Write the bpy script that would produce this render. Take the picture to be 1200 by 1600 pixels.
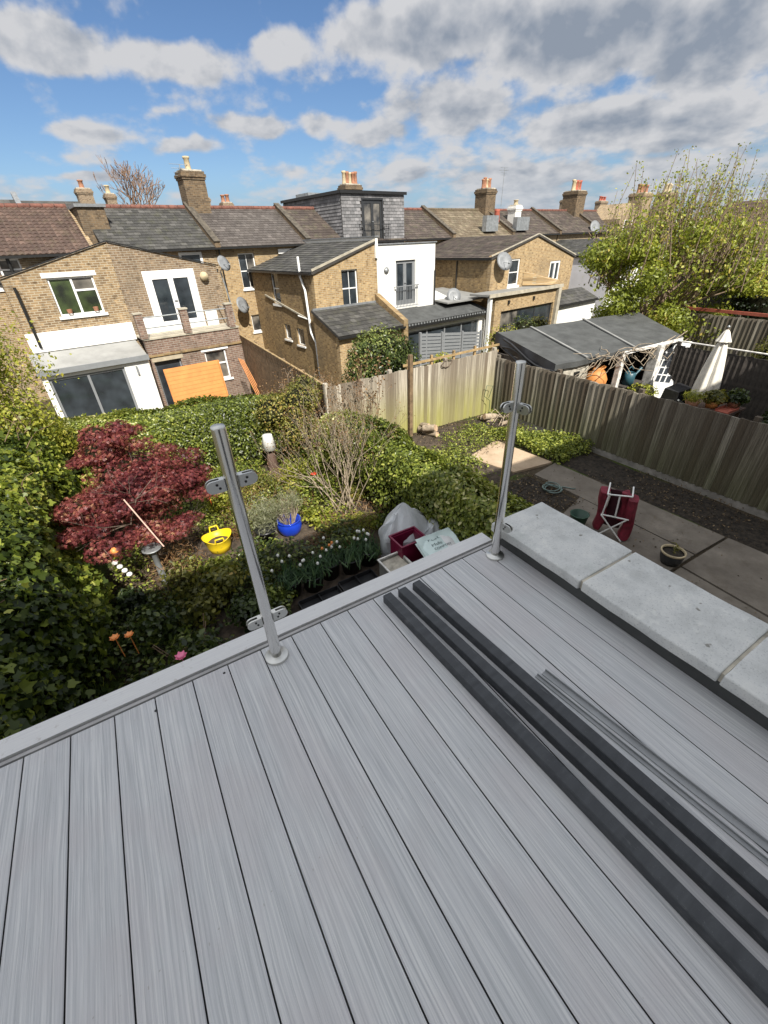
import bpy, math, random
import numpy as np
from mathutils import Vector, Matrix
random.seed(7); RNG = np.random.default_rng(11)
R = math.radians
scene = bpy.context.scene
col = scene.collection
for _o in list(bpy.data.objects): bpy.data.objects.remove(_o)

# ---------------------------------------------------------------- camera
cam_d = bpy.data.cameras.new('camera'); cam = bpy.data.objects.new('camera', cam_d); col.objects.link(cam)
cam_d.sensor_fit = 'VERTICAL'; cam_d.sensor_height = 36; cam_d.lens = 14.885
cam_d.clip_start = 0.02; cam_d.clip_end = 2000
cr, cu, cf = (0.8535, -0.51993, -0.03483), (0.30548, 0.44507, 0.84178), (0.42217, 0.7291, -0.53869)
cam.matrix_world = Matrix(((cr[0], cu[0], -cf[0], 0), (cr[1], cu[1], -cf[1], 0), (cr[2], cu[2], -cf[2], 1.566), (0, 0, 0, 1)))
scene.camera = cam

# ---------------------------------------------------------------- exposure, sun
scene.view_settings.view_transform = 'Standard'; scene.view_settings.look = 'None'
scene.view_settings.gamma = 1; scene.view_settings.use_curve_mapping = False
scene.view_settings.exposure = 0.60
SUN_EL, SUN_AZ = 46, -8            # azimuth from behind (-Y) towards +X
sdir = Vector((math.sin(R(SUN_AZ)) * math.cos(R(SUN_EL)), -math.cos(R(SUN_AZ)) * math.cos(R(SUN_EL)), math.sin(R(SUN_EL))))
sd = bpy.data.lights.new('sun', 'SUN'); sun = bpy.data.objects.new('sun', sd); col.objects.link(sun)
sd.energy = 5.0; sd.angle = R(0.5); sd.color = (1, .95, .86)
sun.rotation_euler = sdir.to_track_quat('Z', 'Y').to_euler(); sun.location = (10, -20, 20)

# ---------------------------------------------------------------- node helper
class NT:
    def __init__(s, tree): s.t = tree; s.n = tree.nodes; s.l = tree.links
    def node(s, typ, ins=None, **kw):
        n = s.n.new(typ)
        for k, v in kw.items(): setattr(n, k, v)
        for k, v in (ins or {}).items():
            if hasattr(v, 'is_output') or isinstance(v, bpy.types.NodeSocket): s.l.new(v, n.inputs[k])
            else: n.inputs[k].default_value = v
        return n
    def math(s, op, a, b=0.0, c=0.0, clamp=False):
        n = s.node('ShaderNodeMath', {0: a, 1: b, 2: c}, operation=op); n.use_clamp = clamp; return n.outputs[0]
    def vm(s, op, a, b=(0, 0, 0)):
        n = s.node('ShaderNodeVectorMath', {0: a, 1: b}, operation=op); return n
    def mix(s, f, a, b, mode='MIX'):
        n = s.n.new('ShaderNodeMix'); n.data_type = 'RGBA'; n.blend_type = mode
        for k, v in ((0, f), (6, a), (7, b)):
            if isinstance(v, bpy.types.NodeSocket): s.l.new(v, n.inputs[k])
            else: n.inputs[k].default_value = v if k == 0 or len(v) == 4 else (*v, 1)
        return n.outputs[2]
    def ramp(s, f, stops, interp='LINEAR'):
        n = s.n.new('ShaderNodeValToRGB'); n.color_ramp.interpolation = interp
        e = n.color_ramp.elements
        while len(e) < len(stops): e.new(0.5)
        for i, (p, c) in enumerate(stops):
            e[i].position = p; e[i].color = (*c, 1) if len(c) == 3 else c
        s.l.new(f, n.inputs[0]); return n.outputs[0]
    def mr(s, v, a, b, c=0.0, d=1.0, smooth=True):
        n = s.node('ShaderNodeMapRange', {0: v, 1: a, 2: b, 3: c, 4: d}); n.interpolation_type = 'SMOOTHSTEP' if smooth else 'LINEAR'; return n.outputs[0]
    def noise(s, vec, scale, detail=3, rough=.55, dist=0.0, w=None):
        n = s.node('ShaderNodeTexNoise', {'Scale': scale, 'Detail': detail, 'Roughness': rough, 'Distortion': dist})
        if vec is not None: s.l.new(vec, n.inputs['Vector'])
        return n.outputs[0]

# ---------------------------------------------------------------- world: Nishita sky + procedural clouds by direction
world = bpy.data.worlds.new('World'); scene.world = world; world.use_nodes = True
w = NT(world.node_tree); w.n.clear()
sky = w.node('ShaderNodeTexSky', sky_type='NISHITA', sun_disc=False, sun_elevation=R(SUN_EL), sun_rotation=R(180 - SUN_AZ),
             altitude=50, air_density=1.0, dust_density=0.6, ozone_density=2.0)
tc = w.node('ShaderNodeTexCoord').outputs['Generated']
nrmv = w.vm('NORMALIZE', tc).outputs[0]
sp = w.node('ShaderNodeSeparateXYZ', {0: nrmv})
az = w.math('MULTIPLY', w.math('ARCTAN2', sp.outputs[0], sp.outputs[1]), 57.29578)
el = w.math('MULTIPLY', w.math('ARCSINE', sp.outputs[2]), 57.29578)
# clouds flatten towards the horizon: a perspective-like warp of the elevation
elw = w.math('MULTIPLY', w.math('LOGARITHM', w.math('ADD', w.math('MAXIMUM', el, -2.0), 5.0), 2.718), 26.0)
ae = w.node('ShaderNodeCombineXYZ', {0: az, 1: el, 2: 0.0}).outputs[0]
wob = w.node('ShaderNodeTexNoise', {'Scale': .22, 'Detail': 2.0, 'Roughness': .5, 'Vector': ae})
wobv = w.vm('MULTIPLY', w.vm('SUBTRACT', wob.outputs['Color'], (.5, .5, .5)).outputs[0], (4.5, 1.5, 0)).outputs[0]
aew = w.vm('ADD', ae, wobv).outputs[0]
BL = [(3.1, 14.4, 9.6, 2.1, 1), (13.0, 14.1, 8.6, 1.9, 1), (21.7, 15.1, 4.8, 1.8, 0.9), (3.5, 9.2, 4.8, 1.0, 0.9), (12.5, 8.4, 4.2, 0.9, 0.8),
      (18.6, 10.0, 5.3, 1.2, 0.8), (25.3, 10.2, 3.9, 1.4, 0.8), (31.0, 9.4, 4.6, 1.5, 0.9), (3.3, 6.1, 3.3, 0.6, 0.7), (21.5, 6.6, 4.0, 1.1, 0.5),
      (33.6, 6.3, 3.4, 1.1, 0.7), (38.1, 10.7, 8.0, 2.6, 0.9), (34.9, 15.8, 13.2, 2.5, 1.2), (49.3, 14.3, 11.5, 3.2, 1.2), (60.6, 12.1, 7.2, 3.8, 1.1),
      (53.2, 8.6, 9.8, 2.0, 1), (60.5, 7.9, 6.4, 2.5, 1), (46.2, 5.1, 10.2, 1.5, 0.7), (59.5, 4.7, 8.6, 1.4, 0.7), (10.3, 10.8, 2.8, 0.5, 0.4),
      (17.0, 16.9, 3.4, 1.4, -1.0), (43.8, 11.6, 2.4, 1.3, -0.3), (-0.9, 6.6, 6.2, 0.6, -0.3), (8.3, 6.1, 2.9, 1.2, -0.5), (29.3, 12.4, 3.8, 0.8, -0.4)]
tot = None
for (a, e, ra, re, s_) in BL:
    d = w.vm('MULTIPLY', w.vm('SUBTRACT', aew, (a, e, 0)).outputs[0], (1 / (ra * 1.25), 1 / (re * 1.3), 0)).outputs[0]
    ln = w.node('ShaderNodeVectorMath', {0: d}, operation='LENGTH').outputs['Value']
    g = w.mr(ln, 1.0, 0.0, 0.0, s_)
    tot = g if tot is None else (w.math('ADD', tot, g) if s_ < 0 else w.math('SMOOTH_MAX', tot, g, .25))
# elsewhere in the sky: broken cloud, carried on out of view
out = w.mr(el, 17.5, 24.0)
outa = w.mr(w.math('ABSOLUTE', w.math('SUBTRACT', az, 31.0)), 36.0, 46.0)
offm = w.math('MAXIMUM', out, outa)
tot = w.math('ADD', w.math('MULTIPLY', tot, w.math('SUBTRACT', 1.0, offm)), w.math('MULTIPLY', offm, .72))
tot = w.math('ADD', tot, w.math('MULTIPLY', w.math('ADD', w.math('MULTIPLY', w.mr(az, 22.0, 40.0), .22), w.math('MULTIPLY', w.mr(el, 9.0, 2.0), .12)), 1.0))
def fbm(dy, dx=0.0, detail=5.0):
    v = w.node('ShaderNodeCombineXYZ', {0: w.math('MULTIPLY', w.math('ADD', az, dx), 1.0), 1: w.math('ADD', elw, dy), 2: 0.0}).outputs[0]
    f = w.noise(v, .12, detail, .54, .15)
    vo = w.node('ShaderNodeTexVoronoi', {'Vector': v, 'Scale': .24, 'Detail': 2.0, 'Roughness': .5, 'Lacunarity': 2.4}, feature='F1', normalize=True)
    return w.math('ADD', w.math('MULTIPLY', f, .62), w.math('MULTIPLY', w.math('SUBTRACT', 1.0, vo.outputs['Distance']), .38))
er_ = w.noise(w.node('ShaderNodeCombineXYZ', {0: az, 1: elw, 2: 3.0}).outputs[0], .75, 3.0, .6)
n0 = w.math('ADD', w.math('SUBTRACT', fbm(0), .07), w.math('MULTIPLY', w.math('SUBTRACT', er_, .5), .16)); n1 = w.math('SUBTRACT', fbm(1.5, -1.0), .07)
dens_raw = w.math('ADD', w.math('MULTIPLY', tot, .80), w.math('MULTIPLY', w.math('SUBTRACT', n0, .5), 1.15))
dens = w.mr(w.math('ADD', dens_raw, w.math('MULTIPLY', w.math('SUBTRACT', n0, .5), .9)), .12, .50)
lit = w.math('ADD', .5, w.math('MULTIPLY', w.math('SUBTRACT', n0, n1), 4.2), clamp=True)
thick = w.mr(w.math('ADD', dens_raw, w.math('MULTIPLY', n1, .5)), .45, 1.75)
right = w.mr(az, 24.0, 44.0)
hi = w.mr(el, 5.0, 15.0)
grey = w.math('MULTIPLY', thick, w.math('ADD', .50, w.math('MULTIPLY', .72, w.math('MULTIPLY', right, w.math('ADD', .45, w.math('MULTIPLY', .55, hi))))), clamp=True)
greyf = w.math('ADD', grey, w.math('MULTIPLY', w.math('SUBTRACT', .56, lit), 1.05), clamp=True)
overhead_fill = w.mr(el, 14.0, 42.0)
ccol = w.mix(greyf, w.mix(overhead_fill, (3.7, 3.72, 3.82), (6.0, 6.1, 6.3)), w.mix(overhead_fill, (1.6, 1.85, 2.25), (2.4, 2.7, 3.2)))  # cloud above the view set brighter to add fill light on the deck
skyc = w.mix(1.0, sky.outputs[0], (.44, .52, .62), 'MULTIPLY')
haze = w.mr(el, 7.0, 0.0)
skyc2 = w.mix(w.math('MULTIPLY', haze, .75), skyc, (1.45, 2.1, 3.0))
ccol2 = w.mix(w.math('MULTIPLY', haze, .5), ccol, (2.5, 2.95, 3.5))
final = w.mix(w.math('MULTIPLY', dens, .97), skyc2, ccol2)
below = w.mr(el, -3.0, 0.0)
final = w.mix(below, (1.0, 1.1, 1.0), final)
bg = w.node('ShaderNodeBackground', {'Color': final, 'Strength': 0.115})
wo = w.node('ShaderNodeOutputWorld'); w.l.new(bg.outputs[0], wo.inputs[0])
world.cycles.sampling_method = 'MANUAL'; world.cycles.sample_map_resolution = 512

# ---------------------------------------------------------------- mesh helpers
class MB:
    def __init__(s): s.V = []; s.F = []; s.M = []; s.S = []
    def add(s, vs, fs, m=0, smooth=False):
        k = len(s.V); s.V.extend([tuple(v) for v in vs])
        for f in fs: s.F.append(tuple(i + k for i in f)); s.M.append(m); s.S.append(smooth)
        return s
    def hexa(s, c, m=0):   # 8 corners: bottom 0..3 ring, top 4..7 ring
        return s.add(c, [(3, 2, 1, 0), (4, 5, 6, 7), (0, 1, 5, 4), (1, 2, 6, 5), (2, 3, 7, 6), (3, 0, 4, 7)], m)
    def box(s, x0, x1, y0, y1, z0, z1, m=0):
        return s.hexa([(x0, y0, z0), (x1, y0, z0), (x1, y1, z0), (x0, y1, z0), (x0, y0, z1), (x1, y0, z1), (x1, y1, z1), (x0, y1, z1)], m)
    def boxP(s, P, a0, a1, d0, d1, z0, z1, m=0):
        return s.hexa([P(a0, d0, z0), P(a1, d0, z0), P(a1, d1, z0), P(a0, d1, z0), P(a0, d0, z1), P(a1, d0, z1), P(a1, d1, z1), P(a0, d1, z1)], m)
    def beam(s, p, q, w_, h, up=(0, 0, 1), m=0):
        p = Vector(p); q = Vector(q); d = (q - p).normalized(); up = Vector(up)
        sd_ = d.cross(up)
        if sd_.length < 1e-4: sd_ = d.cross(Vector((1, 0, 0)))
        sd_.normalize(); u = sd_.cross(d).normalized(); a = sd_ * w_ / 2; b = u * h / 2
        return s.hexa([p - a - b, p + a - b, q + a - b, q - a - b, p - a + b, p + a + b, q + a + b, q - a + b], m)
    def tube(s, pts, rad, n=6, m=0, smooth=True, cap=True):
        pts = [Vector(p) for p in pts]
        if not hasattr(rad, '__len__'): rad = [rad] * len(pts)
        rings = []; ref = None
        for i, p in enumerate(pts):
            d = (pts[min(i + 1, len(pts) - 1)] - pts[max(i - 1, 0)])
            d = d.normalized() if d.length > 1e-9 else Vector((0, 0, 1))
            if ref is None: ref = d.orthogonal().normalized()
            a = (ref - d * ref.dot(d)); a = a.normalized() if a.length > 1e-6 else d.orthogonal().normalized(); ref = a
            b = d.cross(a); rings.append([p + (a * math.cos(2 * math.pi * j / n) + b * math.sin(2 * math.pi * j / n)) * rad[i] for j in range(n)])
        vs = [v for r in rings for v in r]; fs = []
        for i in range(len(rings) - 1):
            for j in range(n): fs.append((i * n + j, i * n + (j + 1) % n, (i + 1) * n + (j + 1) % n, (i + 1) * n + j))
        s.add(vs, fs, m, smooth)
        if cap and n > 3:
            s.add(rings[0], [tuple(range(n))[::-1]], m); s.add(rings[-1], [tuple(range(n))], m)
        return s
    def lathe(s, prof, c=(0, 0, 0), n=20, m=0, smooth=True, ax=None, sx=1.0, sy=1.0):
        vs = []; c = Vector(c)
        if ax is None: A, B_, C_ = Vector((1, 0, 0)), Vector((0, 1, 0)), Vector((0, 0, 1))
        else:
            C_ = Vector(ax).normalized(); A = C_.orthogonal().normalized(); B_ = C_.cross(A)
        for r, z in prof:
            for j in range(n):
                t = 2 * math.pi * j / n; vs.append(c + A * r * math.cos(t) * sx + B_ * r * math.sin(t) * sy + C_ * z)
        fs = [(i * n + j, i * n + (j + 1) % n, (i + 1) * n + (j + 1) % n, (i + 1) * n + j) for i in range(len(prof) - 1) for j in range(n)]
        return s.add(vs, fs, m, smooth)
    def disc(s, c, r, n=20, m=0, ax=(0, 0, 1)):
        C_ = Vector(ax).normalized(); A = C_.orthogonal().normalized(); B_ = C_.cross(A); c = Vector(c)
        return s.add([c + (A * math.cos(2 * math.pi * j / n) + B_ * math.sin(2 * math.pi * j / n)) * r for j in range(n)], [tuple(range(n))], m)
    def mesh(s, name, mats, base=(0, 0, 0)):
        me = bpy.data.meshes.new(name)
        me.from_pydata([(v[0] - base[0], v[1] - base[1], v[2] - base[2]) for v in s.V], [], s.F)
        for m in (mats if isinstance(mats, (list, tuple)) else [mats]): me.materials.append(m)
        me.polygons.foreach_set('material_index', s.M); me.polygons.foreach_set('use_smooth', s.S)
        me.update(); return me

PHI = R(7.5); UX = Vector((math.cos(PHI), math.sin(PHI), 0)); VX = Vector((-math.sin(PHI), math.cos(PHI), 0))
def W(u, v, z): return UX * u + VX * v + Vector((0, 0, z))

class Thing:
    def __init__(s, name, label, cat, base=(0, 0, 0), rot=False, group=None, kind=None):
        s.o = bpy.data.objects.new(name, None); col.objects.link(s.o); s.o.empty_display_size = .1
        s.base = tuple(base)
        if rot: s.o.location = W(*base); s.o.rotation_euler = (0, 0, PHI)
        else: s.o.location = base
        if kind: s.o['kind'] = kind
        if label: s.o['label'] = label
        if cat: s.o['category'] = cat
        if group: s.o['group'] = group
    def part(s, name, mb, mats, parent=None, label=None, kind=None):
        me = mb.mesh(name, mats, s.base); return s.link(name, me, parent, label, kind)
    def link(s, name, me, parent=None, label=None, kind=None, loc=None, rot=None, scale=None):
        o = bpy.data.objects.new(name, me); col.objects.link(o); o.parent = parent or s.o
        if loc is not None: o.location = (loc[0] - s.base[0], loc[1] - s.base[1], loc[2] - s.base[2])
        if rot is not None: o.rotation_euler = rot
        if scale is not None: o.scale = scale
        if label: o['label'] = label
        if kind: o['kind'] = kind
        return o
def solo(name, label, cat, mb, mats, base, group=None, kind=None):
    me = mb.mesh(name, mats, base); o = bpy.data.objects.new(name, me); col.objects.link(o); o.location = base
    if label: o['label'] = label
    if cat: o['category'] = cat
    if group: o['group'] = group
    if kind: o['kind'] = kind
    return o
def struct(name, mb, mats): return solo(name, None, None, mb, mats, (0, 0, 0), kind='structure')

# ---------------------------------------------------------------- materials
def newmat(name):
    m = bpy.data.materials.new(name); m.use_nodes = True; t = NT(m.node_tree); t.n.clear()
    p = t.n.new('ShaderNodeBsdfPrincipled'); o = t.n.new('ShaderNodeOutputMaterial'); t.l.new(p.outputs[0], o.inputs[0])
    t.p = p; t.out = o; return m, t
def setp(t, **k):
    for n, v in k.items():
        s_ = t.p.inputs[n.replace('_', ' ')]
        if isinstance(v, bpy.types.NodeSocket): t.l.new(v, s_)
        else: s_.default_value = (*v, 1) if isinstance(v, tuple) and len(v) == 3 else v
def bump(t, h, strength=.3, dist=.01):
    b = t.node('ShaderNodeBump', {'Height': h, 'Strength': strength, 'Distance': dist}); t.l.new(b.outputs[0], t.p.inputs['Normal'])
def objc(t): return t.node('ShaderNodeTexCoord').outputs['Object']
def simple(name, c, rough=.6, metal=0.0, var=.12, scale=6.0, bmp=0.0, bscale=40.0, spec=.5):
    m, t = newmat(name); co = objc(t)
    n = t.noise(co, scale, 4, .6)
    c2 = tuple(max(0, x * (1 - var * 2)) for x in c); c3 = tuple(min(1, x * (1 + var)) for x in c)
    setp(t, Base_Color=t.ramp(n, [(.3, c2), (.7, c3)]), Roughness=rough, Metallic=metal, Specular_IOR_Level=spec)
    if bmp: bump(t, t.noise(co, bscale, 3), bmp, .01)
    return m
M = {}
def brick(name, c1, c2, mortar, dirt=(.10, .085, .065), dirtamt=.5, scale=1.0, msz=.011):
    m, t = newmat(name); co = objc(t); s = t.node('ShaderNodeSeparateXYZ', {0: co})
    x = t.math('ADD', s.outputs[0], s.outputs[1]); v = t.node('ShaderNodeCombineXYZ', {0: x, 1: s.outputs[2], 2: 0.0}).outputs[0]
    b = t.node('ShaderNodeTexBrick', {'Vector': v, 'Color1': (*c1, 1), 'Color2': (*c2, 1), 'Mortar': (*mortar, 1), 'Scale': 1.0, 'Mortar Size': msz,
                                    'Mortar Smooth': .3, 'Bias': 0.0, 'Brick Width': .225 * scale, 'Row Height': .075 * scale})
    # brick to brick variation and weathering stains
    fl = t.node('ShaderNodeCombineXYZ', {0: t.math('MULTIPLY', x, 4.4), 1: t.math('FLOOR', t.math('DIVIDE', s.outputs[2], .075 * scale)), 2: 0.0}).outputs[0]
    vn = t.noise(fl, 1.0, 1, .5)
    c = t.mix(t.math('MULTIPLY', t.mr(vn, .52, .74), .75), b.outputs[0], tuple(q * .45 for q in c1))
    c = t.mix(t.math('MULTIPLY', t.mr(vn, .42, .28), .6), c, tuple(min(1, q * 1.5) for q in c2))
    st = t.noise(co, .9, 5, .65); c = t.mix(t.math('MULTIPLY', t.mr(st, .45, .75), dirtamt), c, dirt)
    setp(t, Base_Color=c, Roughness=.9, Specular_IOR_Level=.2)
    bump(t, b.outputs[1], -.5, .008)
    return m
M['brick_yellow'] = brick('brick_yellow', (.29, .185, .085), (.43, .30, .15), (.40, .34, .24), dirtamt=.42)
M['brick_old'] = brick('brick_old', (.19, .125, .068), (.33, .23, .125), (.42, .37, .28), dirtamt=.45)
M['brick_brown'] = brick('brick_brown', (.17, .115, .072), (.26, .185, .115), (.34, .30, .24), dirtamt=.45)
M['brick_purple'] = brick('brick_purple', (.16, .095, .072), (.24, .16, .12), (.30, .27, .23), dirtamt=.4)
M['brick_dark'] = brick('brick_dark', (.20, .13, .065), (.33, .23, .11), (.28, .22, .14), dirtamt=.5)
def tiles(name, c1, c2, moss=None, mossamt=.4):
    m, t = newmat(name); co = objc(t)
    a = t.node('ShaderNodeAttribute', attribute_name='rnd').outputs['Fac']
    c = t.ramp(a, [(0, c1), (.8, c2), (1, tuple(min(1, q * 1.35) for q in c2))])
    n = t.noise(co, 1.3, 5, .65); c = t.mix(t.math('MULTIPLY', t.mr(n, .4, .7), .5), c, tuple(q * .45 for q in c1))
    if moss: c = t.mix(t.math('MULTIPLY', t.mr(t.noise(co, 2.2, 6, .7), .5, .66), mossamt), c, moss)
    c = t.mix(t.math('MULTIPLY', t.mr(t.noise(co, 26, 2, .6), .62, .75), .35), c, (.34, .34, .28))
    setp(t, Base_Color=c, Roughness=.75, Specular_IOR_Level=.35); bump(t, t.noise(co, 30, 3), .3, .01); return m
M['slate'] = tiles('slate', (.043, .042, .040), (.080, .077, .072), (.072, .072, .045), .5)
M['brick_soot'] = brick('brick_soot', (.09, .062, .040), (.19, .13, .075), (.18, .15, .11), dirtamt=.6)
M['parapet_stone'] = simple('parapet_stone', (.10, .085, .065), .9, var=.3, scale=6)
M['tile_brown'] = tiles('tile_brown', (.078, .050, .040), (.108, .070, .055), (.10, .085, .045), .3)
M['tile_greybrown'] = tiles('tile_greybrown', (.078, .066, .060), (.108, .094, .086), (.10, .09, .07), .2)
M['tile_dark'] = tiles('tile_dark', (.062, .048, .042), (.095, .074, .062), (.11, .11, .06), .45)
M['tile_tan'] = tiles('tile_tan', (.125, .095, .062), (.18, .145, .10), (.13, .125, .07), .45)
M['tile_dormer'] = tiles('tile_dormer', (.14, .14, .145), (.22, .215, .22))
M['roof_base'] = simple('roof_base', (.05, .045, .04), .9)
M['red_ridge'] = simple('red_ridge', (.17, .07, .05), .85, var=.25)
M['render_white'] = simple('render_white', (.80, .79, .75), .75, var=.04, scale=2)
M['render_white_shade'] = simple('render_white_shade', (.62, .62, .66), .8, var=.05, scale=1.2)  # white render tinted darker and cooler, shade painted into a side wall
M['paint_white'] = simple('paint_white', (.82, .82, .80), .4, var=.02)
M['upvc'] = simple('upvc', (.84, .84, .83), .25, var=.01)
M['frame_dark'] = simple('frame_dark', (.035, .037, .04), .35, var=.05)
M['frame_grey'] = simple('frame_grey', (.22, .23, .24), .4, var=.05)
M['gutter'] = simple('gutter', (.02, .02, .02), .35)
M['lead'] = simple('lead', (.20, .21, .22), .55, var=.15)
M['felt'] = simple('felt', (.070, .073, .072), .85, var=.2, scale=2.5, bmp=.5, bscale=25)
M['felt_light'] = simple('felt_light', (.24, .24, .23), .7, var=.12, scale=1.5)
M['flat_grey'] = simple('flat_grey', (.30, .30, .29), .6, var=.12, scale=1.5)
M['stone'] = simple('stone', (.42, .38, .30), .85, var=.15, scale=3)
M['lintel'] = simple('lintel', (.42, .36, .26), .85, var=.1)
M['terracotta'] = simple('terracotta', (.36, .17, .10), .8, var=.18, scale=8)
M['pot_cream'] = simple('pot_cream', (.50, .41, .26), .8, var=.15, scale=8)
M['pot_red'] = simple('pot_red', (.42, .11, .07), .8, var=.15, scale=8)
M['galv'] = simple('galv', (.38, .40, .41), .5, .6, var=.15)
M['dishgrey'] = simple('dishgrey', (.22, .23, .24), .5, var=.1)
M['soil'] = simple('soil', (.075, .055, .038), .95, var=.35, scale=9, bmp=.9, bscale=18)
M['wood_orange'] = simple('wood_orange', (.62, .25, .07), .6, var=.08, scale=3)
M['plaster'] = simple('plaster', (.5, .46, .38), .9, var=.3, scale=6)
M['black_plastic'] = simple('black_plastic', (.02, .02, .022), .35, var=.2)
M['white_tex'] = simple('white_tex', (.75, .74, .70), .7, var=.15, scale=8)
M['terr_dark'] = simple('terr_dark', (.10, .06, .045), .8)
def glass(name, c=(.02, .025, .03), r=.06, curtain=None):
    m, t = newmat(name); co = objc(t); n = t.noise(co, 1.7, 2)
    c2 = curtain or tuple(q * 2.2 for q in c)
    setp(t, Base_Color=t.ramp(n, [(.35, c), (.7, c2)]), Roughness=r, Specular_IOR_Level=.9)
    bump(t, t.noise(co, 1.2, 1), .06, .05); return m
M['glass'] = glass('glass'); M['glass_curtain'] = glass('glass_curtain', (.03, .03, .03), .08, (.22, .20, .17)); M['glass_green'] = glass('glass_green', (.018, .022, .015), .08, (.07, .10, .035))

def leafmat(name, stops, trans=.28, rough=.45):
    m, t = newmat(name)
    a = t.node('ShaderNodeAttribute', attribute_name='rnd').outputs['Fac']
    c = t.ramp(a, stops)
    setp(t, Base_Color=c, Roughness=rough, Specular_IOR_Level=.4)
    tr = t.node('ShaderNodeBsdfTranslucent', {'Color': t.mix(1.0, c, (1.5, 1.5, .8), 'MULTIPLY')})
    mx = t.node('ShaderNodeMixShader', {0: trans}); t.l.new(t.p.outputs[0], mx.inputs[1]); t.l.new(tr.outputs[0], mx.inputs[2]); t.l.new(mx.outputs[0], t.out.inputs[0])
    return m
M['ivy'] = leafmat('ivy', [(0, (.025, .042, .010)), (.3, (.085, .12, .018)), (.62, (.22, .26, .035)), (.9, (.38, .39, .07)), (1, (.52, .48, .15))], trans=.34)
M['privet'] = leafmat('privet', [(0, (.03, .042, .010)), (.35, (.10, .13, .022)), (.7, (.22, .26, .04)), (.92, (.38, .39, .09)), (1, (.56, .53, .26))], rough=.35)
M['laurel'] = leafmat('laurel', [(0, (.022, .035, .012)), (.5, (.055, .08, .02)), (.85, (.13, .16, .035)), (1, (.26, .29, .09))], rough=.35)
M['maple'] = leafmat('maple', [(0, (.06, .013, .018)), (.4, (.17, .036, .04)), (.85, (.33, .10, .08)), (1, (.42, .23, .12))])
M['spring'] = leafmat('spring', [(0, (.12, .14, .02)), (.4, (.25, .27, .035)), (.8, (.40, .40, .06)), (1, (.56, .48, .10))], trans=.35)
M['olive'] = leafmat('olive', [(0, (.05, .055, .015)), (.5, (.15, .15, .03)), (.85, (.27, .25, .05)), (1, (.40, .28, .08))])
M['brownleaf'] = leafmat('brownleaf', [(0, (.10, .05, .02)), (.5, (.20, .11, .05)), (1, (.34, .22, .11))])
M['lavender'] = leafmat('lavender', [(0, (.12, .13, .07)), (.6, (.24, .25, .15)), (1, (.34, .34, .24))])
M['dkgreen'] = leafmat('dkgreen', [(0, (.010, .018, .007)), (.6, (.028, .045, .015)), (1, (.08, .10, .03))])
M['treeleaf'] = leafmat('treeleaf', [(0, (.09, .11, .02)), (.4, (.21, .25, .035)), (.8, (.37, .40, .065)), (1, (.46, .36, .10))], trans=.35)
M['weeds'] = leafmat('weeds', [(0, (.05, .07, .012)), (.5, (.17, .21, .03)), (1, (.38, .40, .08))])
M['litter'] = leafmat('litter', [(0, (.03, .02, .012)), (.6, (.08, .055, .03)), (1, (.26, .19, .11))], trans=.05, rough=.9)
M['petal_white'] = simple('petal_white', (.85, .85, .80), .5, var=.03)
M['petal_pink'] = simple('petal_pink', (.85, .20, .36), .5, var=.1)
M['petal_orange'] = simple('petal_orange', (.85, .30, .08), .5, var=.1)
M['petal_red'] = simple('petal_red', (.75, .06, .02), .5, var=.1)
M['bark'] = simple('bark', (.16, .12, .09), .9, var=.3, scale=12, bmp=.5)
M['bark_warm'] = simple('bark_warm', (.23, .165, .11), .9, var=.25, scale=12)
M['bark_pale'] = simple('bark_pale', (.36, .29, .21), .85, var=.25, scale=14)
M['twig_red'] = simple('twig_red', (.28, .18, .12), .85, var=.25, scale=14)
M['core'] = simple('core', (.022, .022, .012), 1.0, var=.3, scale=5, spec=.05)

def fbm3(p, f, seed=0, oct_=3):
    r = np.random.default_rng(seed); s_ = np.zeros(len(p)); amp = 1.0; tot_ = 0
    for _ in range(oct_):
        for k in range(4):
            d = r.normal(size=3); d /= np.linalg.norm(d); s_ += amp * np.sin(p @ (d * f) + r.uniform(0, 6.28)) / 4 * 1.6
        tot_ += amp; f *= 2.1; amp *= .55
    return s_ / tot_

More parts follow.
